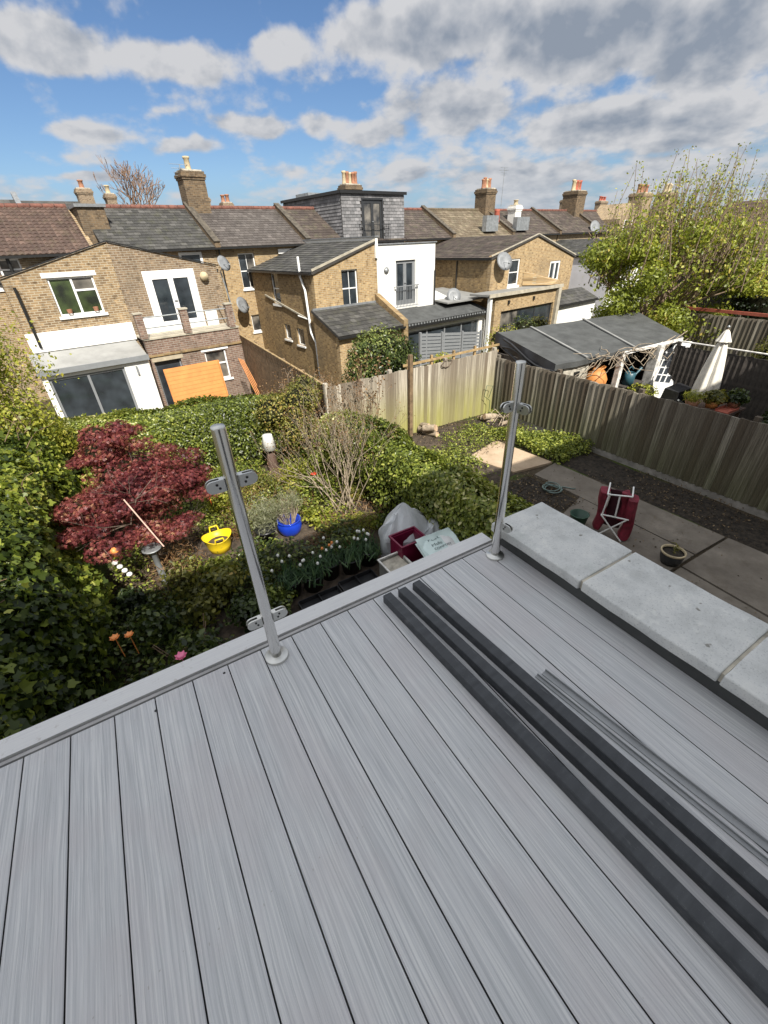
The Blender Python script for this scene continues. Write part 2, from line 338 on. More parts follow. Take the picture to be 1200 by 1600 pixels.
def leafmesh(name, P, N, size, mat, T, shape='diamond', spread=.7, droop=.2, rnd=None, parent=None, width=.62, kind=None):
    P = np.asarray(P, float); N = np.asarray(N, float); n = len(P)
    size = np.full(n, size) if np.isscalar(size) else np.asarray(size)
    size = size * RNG.uniform(.65, 1.3, n)
    nn = N / np.maximum(1e-6, np.linalg.norm(N, axis=1, keepdims=True)) + RNG.normal(size=(n, 3)) * spread * .6
    nn /= np.linalg.norm(nn, axis=1, keepdims=True)
    t = RNG.normal(size=(n, 3)); t[:, 2] -= droop * 2; t -= nn * (t * nn).sum(1, keepdims=True); t /= np.maximum(1e-6, np.linalg.norm(t, axis=1, keepdims=True))
    b = np.cross(nn, t)
    if shape == 'diamond':
        L = np.array([(0, 0, 0), (.5 * width, .45, .1), (0, 1, 0), (-.5 * width, .45, .1)]); F = [(0, 1, 2), (0, 2, 3)]
    elif shape == 'ivy':
        L = np.array([(0, 0, 0), (.42, .12, .08), (.5, .5, .06), (.2, .62, .02), (0, 1.02, -.04), (-.2, .62, .02), (-.5, .5, .06), (-.42, .12, .08)])
        F = [(0, 1, 2, 3), (0, 3, 4), (0, 4, 5), (0, 5, 6, 7)]
    elif shape == 'oval':
        L = np.array([(0, 0, 0), (.28, .3, .08), (.26, .7, .06), (0, 1, -.03), (-.26, .7, .06), (-.28, .3, .08)]); F = [(0, 1, 2, 3), (0, 3, 4, 5)]
    elif shape == 'palm':   # five-fingered maple leaf
        L = []; F = []
        for k, a in enumerate((-1.15, -.6, 0, .6, 1.15)):
            ln = (.62, .9, 1.05, .9, .62)[k]; c, s_ = math.sin(a), math.cos(a); i = len(L)
            L += [(0, 0, 0), (c * .5 * ln + .09 * s_, s_ * .5 * ln - .09 * c, .03), (c * ln, s_ * ln, -.08), (c * .5 * ln - .09 * s_, s_ * .5 * ln + .09 * c, .03)]
            F += [(i, i + 1, i + 2, i + 3)]
        L = np.array(L)
    elif shape == 'blade':
        L = np.array([(-.04, 0, 0), (.04, 0, 0), (.05, .5, .02), (0, 1, -.12), (-.05, .5, .02)]); F = [(0, 1, 2, 4), (4, 2, 3)]
    k = len(L)
    Vt = (P[:, None, :] + size[:, None, None] * (L[None, :, 0:1] * b[:, None, :] + L[None, :, 1:2] * t[:, None, :] + L[None, :, 2:3] * nn[:, None, :])).reshape(-1, 3)
    Vt = Vt - np.array(T.base)
    fl = [len(f) for f in F]; idx = np.concatenate([np.array(f) for f in F]); lp = len(idx)
    allidx = (idx[None, :] + (np.arange(n) * k)[:, None]).reshape(-1)
    starts = np.concatenate([[0], np.cumsum(fl)[:-1]]); allst = (starts[None, :] + (np.arange(n) * lp)[:, None]).reshape(-1)
    me = bpy.data.meshes.new(name); me.vertices.add(n * k); me.vertices.foreach_set('co', Vt.astype(np.float32).ravel())
    me.loops.add(n * lp); me.loops.foreach_set('vertex_index', allidx.astype(np.int32))
    me.polygons.add(n * len(F)); me.polygons.foreach_set('loop_start', allst.astype(np.int32))
    r_ = RNG.uniform(0, 1, n) if rnd is None else np.clip(rnd, 0, 1)
    at = me.attributes.new('rnd', 'FLOAT', 'FACE'); at.data.foreach_set('value', np.repeat(r_, len(F)).astype(np.float32))
    me.materials.append(mat); me.update(calc_edges=True); me.validate()
    return T.link(name, me, parent, kind=kind)

def clump(P, f=2.0, seed=3, amt=.35):
    return np.clip(RNG.beta(1.6, 2.2, len(P)) + amt * fbm3(P, f, seed, 2), 0, 1)

def hedge(T, path, n, seed, mat, size, shape, coremat=None, spread=.7, name='foliage', amp=.14, freq=2.2, depth=.22, lo=-.25):
    """path: (x, y, zbase, halfwidth, height). Leaves over the arched surface plus a dark twiggy core."""
    path = np.array(path, float); seg = np.linalg.norm(np.diff(path[:, :2], axis=0), axis=1); cs = np.concatenate([[0], np.cumsum(seg)]); Lt = cs[-1]
    def surf(s_, th, r):
        c = np.stack([np.interp(s_, cs, path[:, k]) for k in range(5)], 1)
        e = 1e-2; c2 = np.stack([np.interp(s_ + e, cs, path[:, k]) for k in range(2)], 1); c1 = np.stack([np.interp(s_ - e, cs, path[:, k]) for k in range(2)], 1)
        d = c2 - c1; d /= np.maximum(1e-6, np.linalg.norm(d, axis=1, keepdims=True)); sd_ = np.stack([d[:, 1], -d[:, 0]], 1)
        ex = np.sign(np.cos(th)) * np.abs(np.cos(th)) ** .55; ez = np.sign(np.sin(th)) * np.abs(np.sin(th)) ** .6
        ends = np.clip(np.minimum(s_, Lt - s_) / .5, .05, 1) ** .5
        p = np.zeros((len(s_), 3)); p[:, :2] = c[:, :2] + sd_ * (ex * c[:, 3] * r * ends)[:, None]; p[:, 2] = c[:, 2] + c[:, 4] * np.maximum(ez * r * (.55 + .45 * ends), 0)
        nr = np.zeros_like(p); nr[:, :2] = sd_ * (ex / c[:, 3])[:, None]; nr[:, 2] = np.maximum(ez, 0) / c[:, 4] * 1.3; nr /= np.maximum(1e-6, np.linalg.norm(nr, axis=1, keepdims=True))
        return p, nr
    s_ = RNG.uniform(0, Lt, n); th = RNG.uniform(.02, math.pi - .02, n)
    p, nr = surf(s_, th, np.ones(n)); d = fbm3(p, freq, seed, 3) * amp - np.abs(RNG.normal(size=n)) * depth * .35
    p = p + nr * d[:, None]
    leafmesh(name, p, nr, size, mat, T, shape, spread, rnd=clump(p, 1.7, seed))
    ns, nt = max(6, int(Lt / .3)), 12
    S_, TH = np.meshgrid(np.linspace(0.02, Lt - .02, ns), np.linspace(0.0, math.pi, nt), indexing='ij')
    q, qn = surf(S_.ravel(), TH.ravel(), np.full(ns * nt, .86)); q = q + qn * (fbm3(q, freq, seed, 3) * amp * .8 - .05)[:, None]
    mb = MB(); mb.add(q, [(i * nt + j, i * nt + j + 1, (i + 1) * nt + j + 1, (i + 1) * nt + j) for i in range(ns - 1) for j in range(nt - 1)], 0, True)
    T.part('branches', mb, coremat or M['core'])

def blobs(T, bl, n, seed, mat, size, shape, spread=.8, name='foliage', amp=.18, freq=3.0, depth=.35, core=True, droop=.2, minz=None):
    """bl: ellipsoids (x,y,z,rx,ry,rz). Leaves in clumps through the outer shell."""
    bl = np.array(bl, float); wgt = (bl[:, 3] * bl[:, 4] + bl[:, 3] * bl[:, 5] + bl[:, 4] * bl[:, 5]); wgt /= wgt.sum()
    k = RNG.choice(len(bl), n, p=wgt); d = RNG.normal(size=(n, 3)); d /= np.linalg.norm(d, axis=1, keepdims=True)
    rr = 1 - np.abs(RNG.normal(size=n)) * depth
    p0 = bl[k, :3] + d * bl[k, 3:] ; rr = rr + amp * fbm3(p0, freq, seed, 3)
    p = bl[k, :3] + d * bl[k, 3:] * rr[:, None]
    if minz is not None: p[:, 2] = np.maximum(p[:, 2], minz + RNG.uniform(0, .05, n))
    nr = d / bl[k, 3:]
    o = leafmesh(name, p, nr, size, mat, T, shape, spread, droop, rnd=clump(p, 2.5 / max(.3, bl[:, 3].max()), seed))
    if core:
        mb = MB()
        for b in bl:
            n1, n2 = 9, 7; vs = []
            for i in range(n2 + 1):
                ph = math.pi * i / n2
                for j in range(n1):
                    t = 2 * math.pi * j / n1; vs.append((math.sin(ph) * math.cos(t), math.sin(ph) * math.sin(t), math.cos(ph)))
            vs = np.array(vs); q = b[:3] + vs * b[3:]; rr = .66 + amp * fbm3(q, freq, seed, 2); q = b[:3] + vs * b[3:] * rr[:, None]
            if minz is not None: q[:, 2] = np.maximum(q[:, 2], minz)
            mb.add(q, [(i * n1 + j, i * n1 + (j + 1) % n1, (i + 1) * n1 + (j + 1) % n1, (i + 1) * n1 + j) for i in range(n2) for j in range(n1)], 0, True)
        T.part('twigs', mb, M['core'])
    return o

def grow(mb, p, d, length, r, depth, rs, tips, bend=.25, split=(2, 3), ang=.5, up=.15, shrink=.72, nseg=3, minr=.003, sides=5):
    p = Vector(p); d = Vector(d).normalized(); pts = [p.copy()]; rad = [r]
    for i in range(nseg):
        d = (d + Vector((rs.gauss(0, bend), rs.gauss(0, bend), rs.gauss(0, bend) + up)) * .5).normalized()
        p = p + d * length / nseg; pts.append(p.copy()); rad.append(max(minr, r * (1 - .35 * (i + 1) / nseg)))
    mb.tube(pts, rad, sides if depth > 1 else 4 if r > .01 else 3, cap=False)
    tips.append((p.copy(), d.copy(), depth))
    if depth <= 0: return
    for k in range(rs.randint(*split)):
        nd = (d + Vector((rs.gauss(0, ang), rs.gauss(0, ang), rs.gauss(0, ang * .6) + up))).normalized()
        q = pts[rs.choice([-1, -1, -2])]
        grow(mb, q, nd, length * shrink * rs.uniform(.8, 1.15), max(minr, r * .6), depth - 1, rs, tips, bend, split, ang, up, shrink, nseg, minr, sides)

# ================================================================ SETTING: ground
G = -2.8
def gz(x, y):
    s_ = min(1, max(0, (y - 9.6) / 7.5)); z = G - 1.3 * s_
    if x > 8.95: z -= .3 * (1 - s_) * min(1, (x - 8.95) / .6)
    return z
gm, t = newmat('ground_soil'); co = objc(t)
n1_ = t.noise(co, .8, 5, .65); n2_ = t.noise(co, 14, 4, .7)
c = t.ramp(n2_, [(.3, (.045, .034, .022)), (.7, (.10, .08, .055))])
c = t.mix(t.mr(n1_, .5, .62), c, t.ramp(n2_, [(.3, (.035, .05, .015)), (.7, (.09, .12, .03))]))
setp(t, Base_Color=c, Roughness=.95, Specular_IOR_Level=.1); bump(t, n2_, .9, .03)
mb = MB()
xs = [-200, -60, -20] + [-10 + i * 1.0 for i in range(18)] + [8, 8.95, 9.3, 9.6] + [11 + 2 * i for i in range(20)] + [60, 90, 200]
ys = [-60, -10] + [-2 + 1.0 * i for i in range(12)] + [9.6] + [10 + i for i in range(9)] + [22, 30, 50, 100, 400]
ys = sorted(set(ys))
mb.add([(x, y, gz(x, y)) for y in ys for x in xs], [(j * len(xs) + i, j * len(xs) + i + 1, (j + 1) * len(xs) + i + 1, (j + 1) * len(xs) + i) for j in range(len(ys) - 1) for i in range(len(xs) - 1)])
struct('ground', mb, gm)

# ================================================================ DECK
trm_ = simple('edge_strip', (.38, .375, .37), .6, var=.15)
dm, t = newmat('deck_composite'); co = objc(t)
ri = t.node('ShaderNodeObjectInfo').outputs['Random']
s3 = t.node('ShaderNodeSeparateXYZ', {0: co}); off = t.math('MULTIPLY', ri, 37.0)
wv = t.math('MULTIPLY', t.math('SUBTRACT', t.noise(t.node('ShaderNodeCombineXYZ', {0: t.math('ADD', t.math('MULTIPLY', s3.outputs[0], 14.0), off), 1: t.math('MULTIPLY', s3.outputs[1], 3.2), 2: off}).outputs[0], 1.0, 1, .5), .5), .017)
xw = t.math('ADD', s3.outputs[0], wv)
def stre(fx, fy, det, rough=.6):
    return t.noise(t.node('ShaderNodeCombineXYZ', {0: t.math('ADD', t.math('MULTIPLY', xw, fx), off), 1: t.math('MULTIPLY', s3.outputs[1], fy), 2: off}).outputs[0], 1.0, det, rough)
g1 = stre(300, 4, 2, .7); g2 = stre(185, 1.3, 1, .5); g4 = stre(62, 1.3, 2, .5); g3 = stre(9, 1.5, 2)
big = t.noise(t.node('ShaderNodeCombineXYZ', {0: t.math('ADD', s3.outputs[0], off), 1: s3.outputs[1], 2: off}).outputs[0], 2.6, 3)
gr = t.math('ADD', t.math('MULTIPLY', g1, .55), t.math('MULTIPLY', g2, .45))
c = t.ramp(gr, [(.36, (.42, .435, .45)), (.5, (.53, .54, .555)), (.63, (.65, .655, .655))])
c = t.mix(t.math('MULTIPLY', t.mr(g4, .56, .66), .20), c, (.74, .74, .73))
c = t.mix(t.math('MULTIPLY', t.mr(g4, .42, .34), .14), c, (.38, .385, .39))
c = t.mix(t.math('MULTIPLY', t.mr(t.noise(co, 1.1, 5, .65), .50, .68), .22), c, (.40, .36, .36))
c = t.mix(t.math('MULTIPLY', t.mr(big, .45, .65), .3), c, (.52, .475, .485))
c = t.mix(t.math('MULTIPLY', t.mr(ri, 0, 1, 0, 1, False), .08), c, (.48, .48, .48))
c = t.mix(t.math('MULTIPLY', t.mr(t.noise(co, 55, 2, .5), .72, .78), .4), c, (.20, .17, .13))
setp(t, Base_Color=c, Roughness=t.ramp(g3, [(.3, (.5,) * 3), (.7, (.64,) * 3)]), Specular_IOR_Level=.35)
bump(t, gr, 1.0, .004)
fasc, t = newmat('deck_fascia'); co = objc(t)
s3 = t.node('ShaderNodeSeparateXYZ', {0: co})
gg = t.noise(t.node('ShaderNodeCombineXYZ', {0: t.math('MULTIPLY', s3.outputs[0], 6), 1: t.math('MULTIPLY', s3.outputs[1], 260), 2: 0.0}).outputs[0], 1.0, 3, .6)
c = t.ramp(gg, [(.3, (.58, .58, .59)), (.7, (.70, .70, .69))])
c = t.mix(t.math('MULTIPLY', t.mr(t.noise(co, 30, 3, .6), .62, .75), .5), c, (.36, .33, .30))
setp(t, Base_Color=c, Roughness=.55, Specular_IOR_Level=.35); bump(t, gg, .25, .002)
DK = Thing('deck', None, None, (0, 0, 0), kind='structure')
def bevel_board(mb, x0, x1, y0, y1, z0, z1, b=.004, m=0):
    pr_ = [(x0, z0), (x1, z0), (x1, z1 - b), (x1 - b, z1), (x0 + b, z1), (x0, z1 - b)]
    k = len(pr_); vs = [(x, y0, z) for x, z in pr_] + [(x, y1, z) for x, z in pr_]
    mb.add(vs, [tuple(range(k)), tuple(range(2 * k - 1, k - 1, -1))] + [(i, i + k, (i + 1) % k + k, (i + 1) % k) for i in range(k)], m)
    if k == 6: mb.M[-5] = mb.M[-1] = 1  # side faces coloured dark, painting shade into the gaps between boards
mb = MB(); bevel_board(mb, -.0729, .0729, -2.45, 1.434, -.025, 0, .002); gap_sh = simple('gap_shade', (.05, .052, .055), .8); bme = mb.mesh('deck_board', [dm, gap_sh])
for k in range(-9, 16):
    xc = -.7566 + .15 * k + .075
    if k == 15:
        mb2 = MB(); bevel_board(mb2, -.072, .052, -2.45, 1.434, -.025, 0); DK.link('deck_board', mb2.mesh('deck_board', [dm, gap_sh]), loc=(xc, 0, 0))
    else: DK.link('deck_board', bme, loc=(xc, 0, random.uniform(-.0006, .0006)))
mb = MB()
for y in (-2.2, -1.4, -.6, .2, .9, 1.38): mb.box(-2.1, 1.6, y - .03, y + .03, -.14, -.0265)
DK.part('joist', mb, M['gutter'])
mb = MB(); mb.box(-2.12, 1.607, 1.471, 1.562, -.16, .004); DK.part('fascia_board', mb, fasc)
mb = MB(); mb.box(-2.12, 1.607, 1.446, 1.461, -.10, -.003); DK.part('edge_strip', mb, trm_)
# screw heads / little stains close to the edge boards
mb = MB()
for (x, y) in ((.83, 1.39), (-.04, 1.40), (-.32, 1.37)): mb.lathe([(0.0001, .0022), (.005, .002), (.006, 0)], (x + .01, y, .0005), 8)
DK.part('screw', mb, M['gutter'], kind='stuff')

# building under the deck
E1 = Thing('rear_extension', 'white rendered ground floor extension carrying the grey deck', 'extension', (-.2, 0, G))
mb = MB(); mb.box(-2.1, 1.60, -2.5, 1.44, G, -.17); E1.part('wall', mb, M['render_white'])
fr = MB(); fr.box(-1.6, 1.2, 1.445, 1.50, G + .05, G + .13); fr.box(-1.6, 1.2, 1.445, 1.50, G + 2.15, G + 2.25)
for x in (-1.6, -.67, .26, 1.12): fr.box(x, x + .08, 1.445, 1.50, G + .13, G + 2.15)
d_ = E1.part('door', fr, M['frame_grey'])
for x in (-1.52, -.59, .34): E1.part('pane', MB().box(x, x + .85 - (.07 if x > 0 else 0), 1.455, 1.47, G + .13, G + 2.15), M['glass'], d_)

# party wall with black upstand and stone copings
PW = Thing('parapet_wall', 'low party wall beside the deck with black upstand and pale stone copings', 'wall', (1.78, 0, G))
mb = MB(); mb.box(1.64, 1.93, -2.5, 1.44, G, .083); PW.part('wall', mb, M['brick_dark'])
mb = MB(); mb.box(1.618, 1.637, -2.5, 1.44, -.02, .082); PW.part('upstand', mb, M['felt'])
cm, t = newmat('coping_stone'); co = objc(t)
ri = t.node('ShaderNodeObjectInfo').outputs['Random']
v = t.vm('ADD', co, t.node('ShaderNodeCombineXYZ', {0: t.math('MULTIPLY', ri, 9.0), 1: ri, 2: 0.0}).outputs[0]).outputs[0]
c = t.ramp(t.noise(v, 5, 6, .68), [(.28, (.46, .47, .46)), (.5, (.60, .61, .60)), (.72, (.72, .72, .69))])
c = t.mix(t.math('MULTIPLY', t.mr(t.noise(v, 130, 3, .7), .55, .68), .55), c, (.28, .29, .30))
c = t.mix(t.math('MULTIPLY', t.mr(t.noise(v, 2.0, 4, .6), .55, .72), .35), c, (.45, .52, .47))
c = t.mix(t.math('MULTIPLY', t.mr(t.noise(v, 22, 2, .5), .70, .76), .7), c, (.14, .13, .10))
c = t.mix(t.math('MULTIPLY', t.mr(t.noise(v, 9, 5, .75), .56, .66), .4), c, (.78, .78, .74))
c = t.mix(t.math('MULTIPLY', t.mr(t.noise(v, 3.5, 5, .7), .56, .7), .35), c, (.33, .34, .33))
setp(t, Base_Color=c, Roughness=.85, Specular_IOR_Level=.25); bump(t, t.math('ADD', t.noise(v, 160, 3, .7), t.noise(v, 18, 3, .6)), .45, .004)
y = 1.458; k = 0
while y > -2.3:
    ln = .606; me = bpy.data.meshes.new('coping_stone')
    bm_ = MB(); bm_.box(-.212, .212, -ln / 2, ln / 2, -.0275, .0275)
    import bmesh
    me.from_pydata(bm_.V, [], bm_.F); b = bmesh.new(); b.from_mesh(me)
    bmesh.ops.bevel(b, geom=list(b.edges), offset=.008, segments=3, affect='EDGES', profile=.6)
    bmesh.ops.subdivide_edges(b, edges=[e for e in b.edges if e.calc_length() > .2], cuts=7, use_grid_fill=True)
    rr = random.Random(k)
    for v_ in b.verts:
        q = v_.co; v_.co = q + Vector((math.sin(q.y * 23 + k) * .0022 + rr.uniform(-.001, .001), rr.uniform(-.001, .001), math.sin(q.x * 17 + q.y * 11 + k * 2) * .0014))
    for f in b.faces: f.smooth = True
    b.to_mesh(me); b.free(); me.materials.append(cm)
    PW.link('coping_stone', me, loc=(1.782, y - ln / 2, .1225), rot=(random.uniform(-.003, .003), random.uniform(-.004, .004), random.uniform(-.004, .004)))
    if y - ln > -2.2: PW.part('mortar_joint', MB().box(1.585, 1.978, y - ln - .012, y - ln - .0005, .098, .1445 - .002 * (k % 2)), M['plaster'])
    y -= ln + .0125; k += 1

# stainless balustrade posts
steel, t = newmat('brushed_steel'); co = objc(t); s3 = t.node('ShaderNodeSeparateXYZ', {0: co})
n_ = t.noise(t.node('ShaderNodeCombineXYZ', {0: t.math('MULTIPLY', s3.outputs[0], 5), 1: t.math('MULTIPLY', s3.outputs[1], 5), 2: t.math('MULTIPLY', s3.outputs[2], 400)}).outputs[0], 1.0, 2)
setp(t, Base_Color=(.80, .79, .77), Metallic=1.0, Roughness=.19, Anisotropic=.2)
castst = simple('satin_steel', (.66, .66, .63), .38, 1.0, var=.05)
rubber = M['gutter']
def clampmesh(T, cx, cy, z, dirx, diry, ang=0):
    """D-shaped glass clamp: two cheeks with a slot, bridge and screws; sticks out along (dirx, diry)."""
    d = Vector((dirx, diry, 0)); s_ = Vector((-diry, dirx, 0)); r0 = .0242; L = .062; hh = .0225
    mb = MB()
    for sd_ in (-1, 1):
        prof = [(0, -hh), (L - hh, -hh)] + [(L - hh + hh * math.sin(a), -hh * math.cos(a)) for a in [math.pi * i / 10 for i in range(1, 10)]] + [(L - hh, hh), (0, hh)]
        a0, a1 = (.006, .0125); k = len(prof)
        vs = []
        for a in (a0, a1): vs += [Vector((cx, cy, z)) + d * (r0 + p) + s_ * (a * sd_) + Vector((0, 0, q)) for p, q in prof]
        fs = [tuple(range(k)), tuple(range(2 * k - 1, k - 1, -1))] + [(i, (i + 1) % k, (i + 1) % k + k, i + k) for i in range(k)]
        mb.add(vs, fs)
    c0 = Vector((cx, cy, z)) + d * (r0 - .004); mb.beam(c0, c0 + d * .019, .0118, .045)
    o = T.part('glass_clamp', mb, castst)
    sc_ = MB()
    for zz in (-.008, .010):
        for sd_ in (-1, 1):
            p = Vector((cx, cy, z + zz * .8)) + d * (r0 + .022 + zz * .4) + s_ * (.0126 * sd_); sc_.lathe([(.0045, 0), (.0045, .0016), (.003, .0016), (.003, .0006), (.0001, .0006)], p, 10, ax=s_ * sd_)
    T.part('screw', sc_, rubber, o)
    rb = MB(); c1 = Vector((cx, cy, z)) + d * (r0 + .014); rb.beam(c1, c1 + d * .004, .0105, .036); T.part('rubber_pad', rb, rubber, o)
def post(x, y, label, clamps, lean):
    T = Thing('balustrade_post', label, 'balustrade post', (x, y, 0), group='steel balustrade posts on the deck edge')
    n = 32; mb = MB(); mb.lathe([(.0235, .006), (.0235, 1.088), (.0225, 1.0915)], (x, y, 0), n); T.part('tube', mb, steel)
    mb = MB(); mb.lathe([(.0232, 1.0916), (.021, 1.0965), (.0001, 1.0975)], (x, y, 0), n); T.part('end_cap', mb, castst)
    mb = MB(); mb.lathe([(.0525, .0005), (.0525, .0095), (.0495, .0125), (.0275, .0135), (.0265, .017), (.0238, .0175)], (x, y, 0), 40); T.part('base_flange', mb, castst)
    for (dx, dy, z) in clamps: clampmesh(T, x, y, z, dx, dy)
    return T
post(.197, 1.360, 'brushed steel post in the middle of the deck edge with two pairs of glass clamps', [(-1, 0, .897), (1, 0, .897), (-1, 0, .245), (1, 0, .245)], 0)
post(1.516, 1.351, 'brushed steel post at the deck corner beside the stone coping', [(-1, 0, .897), (.10, -.995, .89), (.10, -.995, .225)], 0)

# composite joists and trims lying on the deck
jm, t = newmat('joist_composite'); co = objc(t)
c = t.ramp(t.noise(t.vm('MULTIPLY', co, (1, .15, 1)).outputs[0], 30, 4, .6), [(.3, (.024, .027, .032)), (.7, (.052, .057, .064))])
c = t.mix(t.math('MULTIPLY', t.mr(t.noise(t.vm('MULTIPLY', co, (1, .4, 1)).outputs[0], 8, 5, .7), .62, .75), .4), c, (.15, .155, .16))
c = t.mix(t.math('MULTIPLY', t.mr(t.noise(t.vm('MULTIPLY', co, (.25, 2.5, 1)).outputs[0], 26, 4, .75), .62, .7), .35), c, (.19, .195, .20))
c = t.mix(t.math('MULTIPLY', t.mr(t.noise(co, 170, 2, .6), .66, .74), .5), c, (.13, .135, .14))
setp(t, Base_Color=c, Roughness=.5); bump(t, t.noise(co, 120, 3), .35, .002)
def bar(x0, y0, x1, y1, wd, h, label, name='joist_bar'):
    L = math.hypot(x1 - x0, y1 - y0); a = math.atan2(y1 - y0, x1 - x0)
    T = Thing(name, label, 'joist', (x0, y0, .001), group='dark composite bars lying on the deck'); T.o.rotation_euler = (0, 0, a)
    mb = MB(); b = .003
    pr_ = [(-wd / 2, 0), (wd / 2, 0), (wd / 2, h - b), (wd / 2 - b, h), (-wd / 2 + b, h), (-wd / 2, h - b)]
    vs = [(0, p, q) for p, q in pr_] + [(L, p, q) for p, q in pr_]; k = 6
    mb.add(vs, [tuple(range(k))[::-1], tuple(range(k, 2 * k))] + [(i, (i + 1) % k, (i + 1) % k + k, i + k) for i in range(k)])
    T.base = (0, 0, 0); T.part('bar', mb, jm); return T
def ex(p, q, L):
    d = Vector((q[0] - p[0], q[1] - p[1])); d.normalize(); return (p[0] + d.x * L, p[1] + d.y * L)
for p, q, lb in (((.800, 1.385), (.835, .52), 'dark grey composite bar on the deck, leftmost of three, with a scratched end'),
                 ((.886, 1.378), (.925, .66), 'dark grey composite bar lying in the middle of three on the deck'),
                 ((.978, 1.380), (1.015, .72), 'dark grey composite bar on the deck, rightmost of three, next to the thin trims')):
    e = ex(p, q, 3.4); bar(p[0], p[1], e[0], e[1], .048, .046, lb)
trm = simple('trim_grey', (.30, .31, .32), .4, var=.1)
for p, q, wd, h, lb in (((1.090, .66), (1.145, .05), .016, .012, 'thin grey angle trim lying between the dark bars and its wider twin'),
                        ((1.128, .655), (1.190, .03), .026, .015, 'wider grey angle trim lying on the deck, farthest from the dark bars')):
    L = 2.6; a = math.atan2(q[1] - p[1], q[0] - p[0])
    T = Thing('angle_trim', lb, 'trim', (p[0], p[1], .001), group='thin grey trims lying on the deck'); T.o.rotation_euler = (0, 0, a); T.base = (0, 0, 0)
    mb = MB(); mb.box(0, L, -wd / 2, wd / 2, 0, .0035); mb.box(0, L, wd / 2 - .003, wd / 2, .0037, h); T.part('profile', mb, trm)

# ================================================================ our own house behind, whose shade lies over the deck
H0 = Thing('terraced_house', 'own house behind the deck with unseen rear wall made white to bounce light', 'house', (0, -2.6, G))
mb = MB(); mb.box(-9, 26, -10.5, -2.56, G, 5.85); H0.part('wall', mb, M['render_white'])  # white chosen for this unseen wall to bounce skylight onto the deck
mb = MB(); mb.box(-9.1, 26.1, -10.6, -2.45, 5.87, 6.0); H0.part('roof', mb, M['slate'])
fr = MB()
for x in (-1.0, -.05, .9): fr.box(x, x + .07, -2.555, -2.49, .06, 2.1)
fr.box(-1.0, .97, -2.555, -2.49, 2.1, 2.18)
d_ = H0.part('door', fr, M['frame_dark'])
for x in (-.93, .02): H0.part('pane', MB().box(x, x + .88, -2.54, -2.52, .06, 2.1), M['glass'], d_)

# ================================================================ FENCES
fm, t = newmat('fence_wood'); co = objc(t); oi = t.node('ShaderNodeObjectInfo'); ri = oi.outputs['Random']
s3 = t.node('ShaderNodeSeparateXYZ', {0: co}); off = t.math('MULTIPLY', ri, 51.0)
gr = t.noise(t.node('ShaderNodeCombineXYZ', {0: t.math('ADD', t.math('MULTIPLY', s3.outputs[0], 55), off), 1: t.math('MULTIPLY', s3.outputs[1], 55), 2: t.math('MULTIPLY', s3.outputs[2], 2.0)}).outputs[0], 1.0, 4, .65)
c0 = t.ramp(ri, [(0, (.12, .095, .07)), (.35, (.19, .165, .13)), (.7, (.28, .25, .20)), (1, (.42, .385, .32))])
c = t.mix(t.mr(gr, .3, .7, 0, .85), c0, (.075, .062, .05))
gn = t.noise(t.node('ShaderNodeCombineXYZ', {0: off, 1: 0.0, 2: t.math('MULTIPLY', s3.outputs[2], 1.4)}).outputs[0], 1.0, 2)
ms = {}
def fence_mat(name, alg, algc, gain=1.0):
    m = fm.copy(); m.name = name; tt = NT(m.node_tree)
    p = [n for n in tt.n if n.type == 'BSDF_PRINCIPLED'][0]; src = p.inputs['Base Color'].links[0].from_socket
    tc_ = [n for n in tt.n if n.type == 'TEX_COORD'][0].outputs['Object']; sz = tt.node('ShaderNodeSeparateXYZ', {0: tc_})
    f = tt.mr(sz.outputs[2], .95, .0); nn = tt.noise(tc_, 2.5, 3)
    oi_ = [n for n in tt.n if n.type == 'OBJECT_INFO'][0].outputs['Random']
    f = tt.math('MULTIPLY', tt.math('MULTIPLY', f, tt.mr(oi_, .1, .9, .5, 1.0)), alg)
    tt.l.new(tt.mix(f, tt.mix(1.0, src, (gain,) * 3, 'MULTIPLY'), algc), p.inputs['Base Color']); return m
setp(t, Base_Color=c, Roughness=.9, Specular_IOR_Level=.15); bump(t, gr, .5, .006)
M['fence_grey'] = fence_mat('fence_grey', .45, (.10, .12, .035))
M['fence_green'] = fence_mat('fence_green', .8, (.30, .29, .06), 1.6)
M['concrete'] = simple('concrete', (.30, .28, .25), .9, var=.2, scale=5, bmp=.4, bscale=30)
M['fence_dark'] = simple('fence_dark', (.065, .055, .048), .85, var=.3, scale=10)
M['wood_warm'] = simple('wood_warm', (.36, .25, .12), .8, var=.25, scale=9, bmp=.3)
M['wood_brown'] = simple('wood_brown', (.20, .135, .075), .85, var=.3, scale=7, bmp=.3)
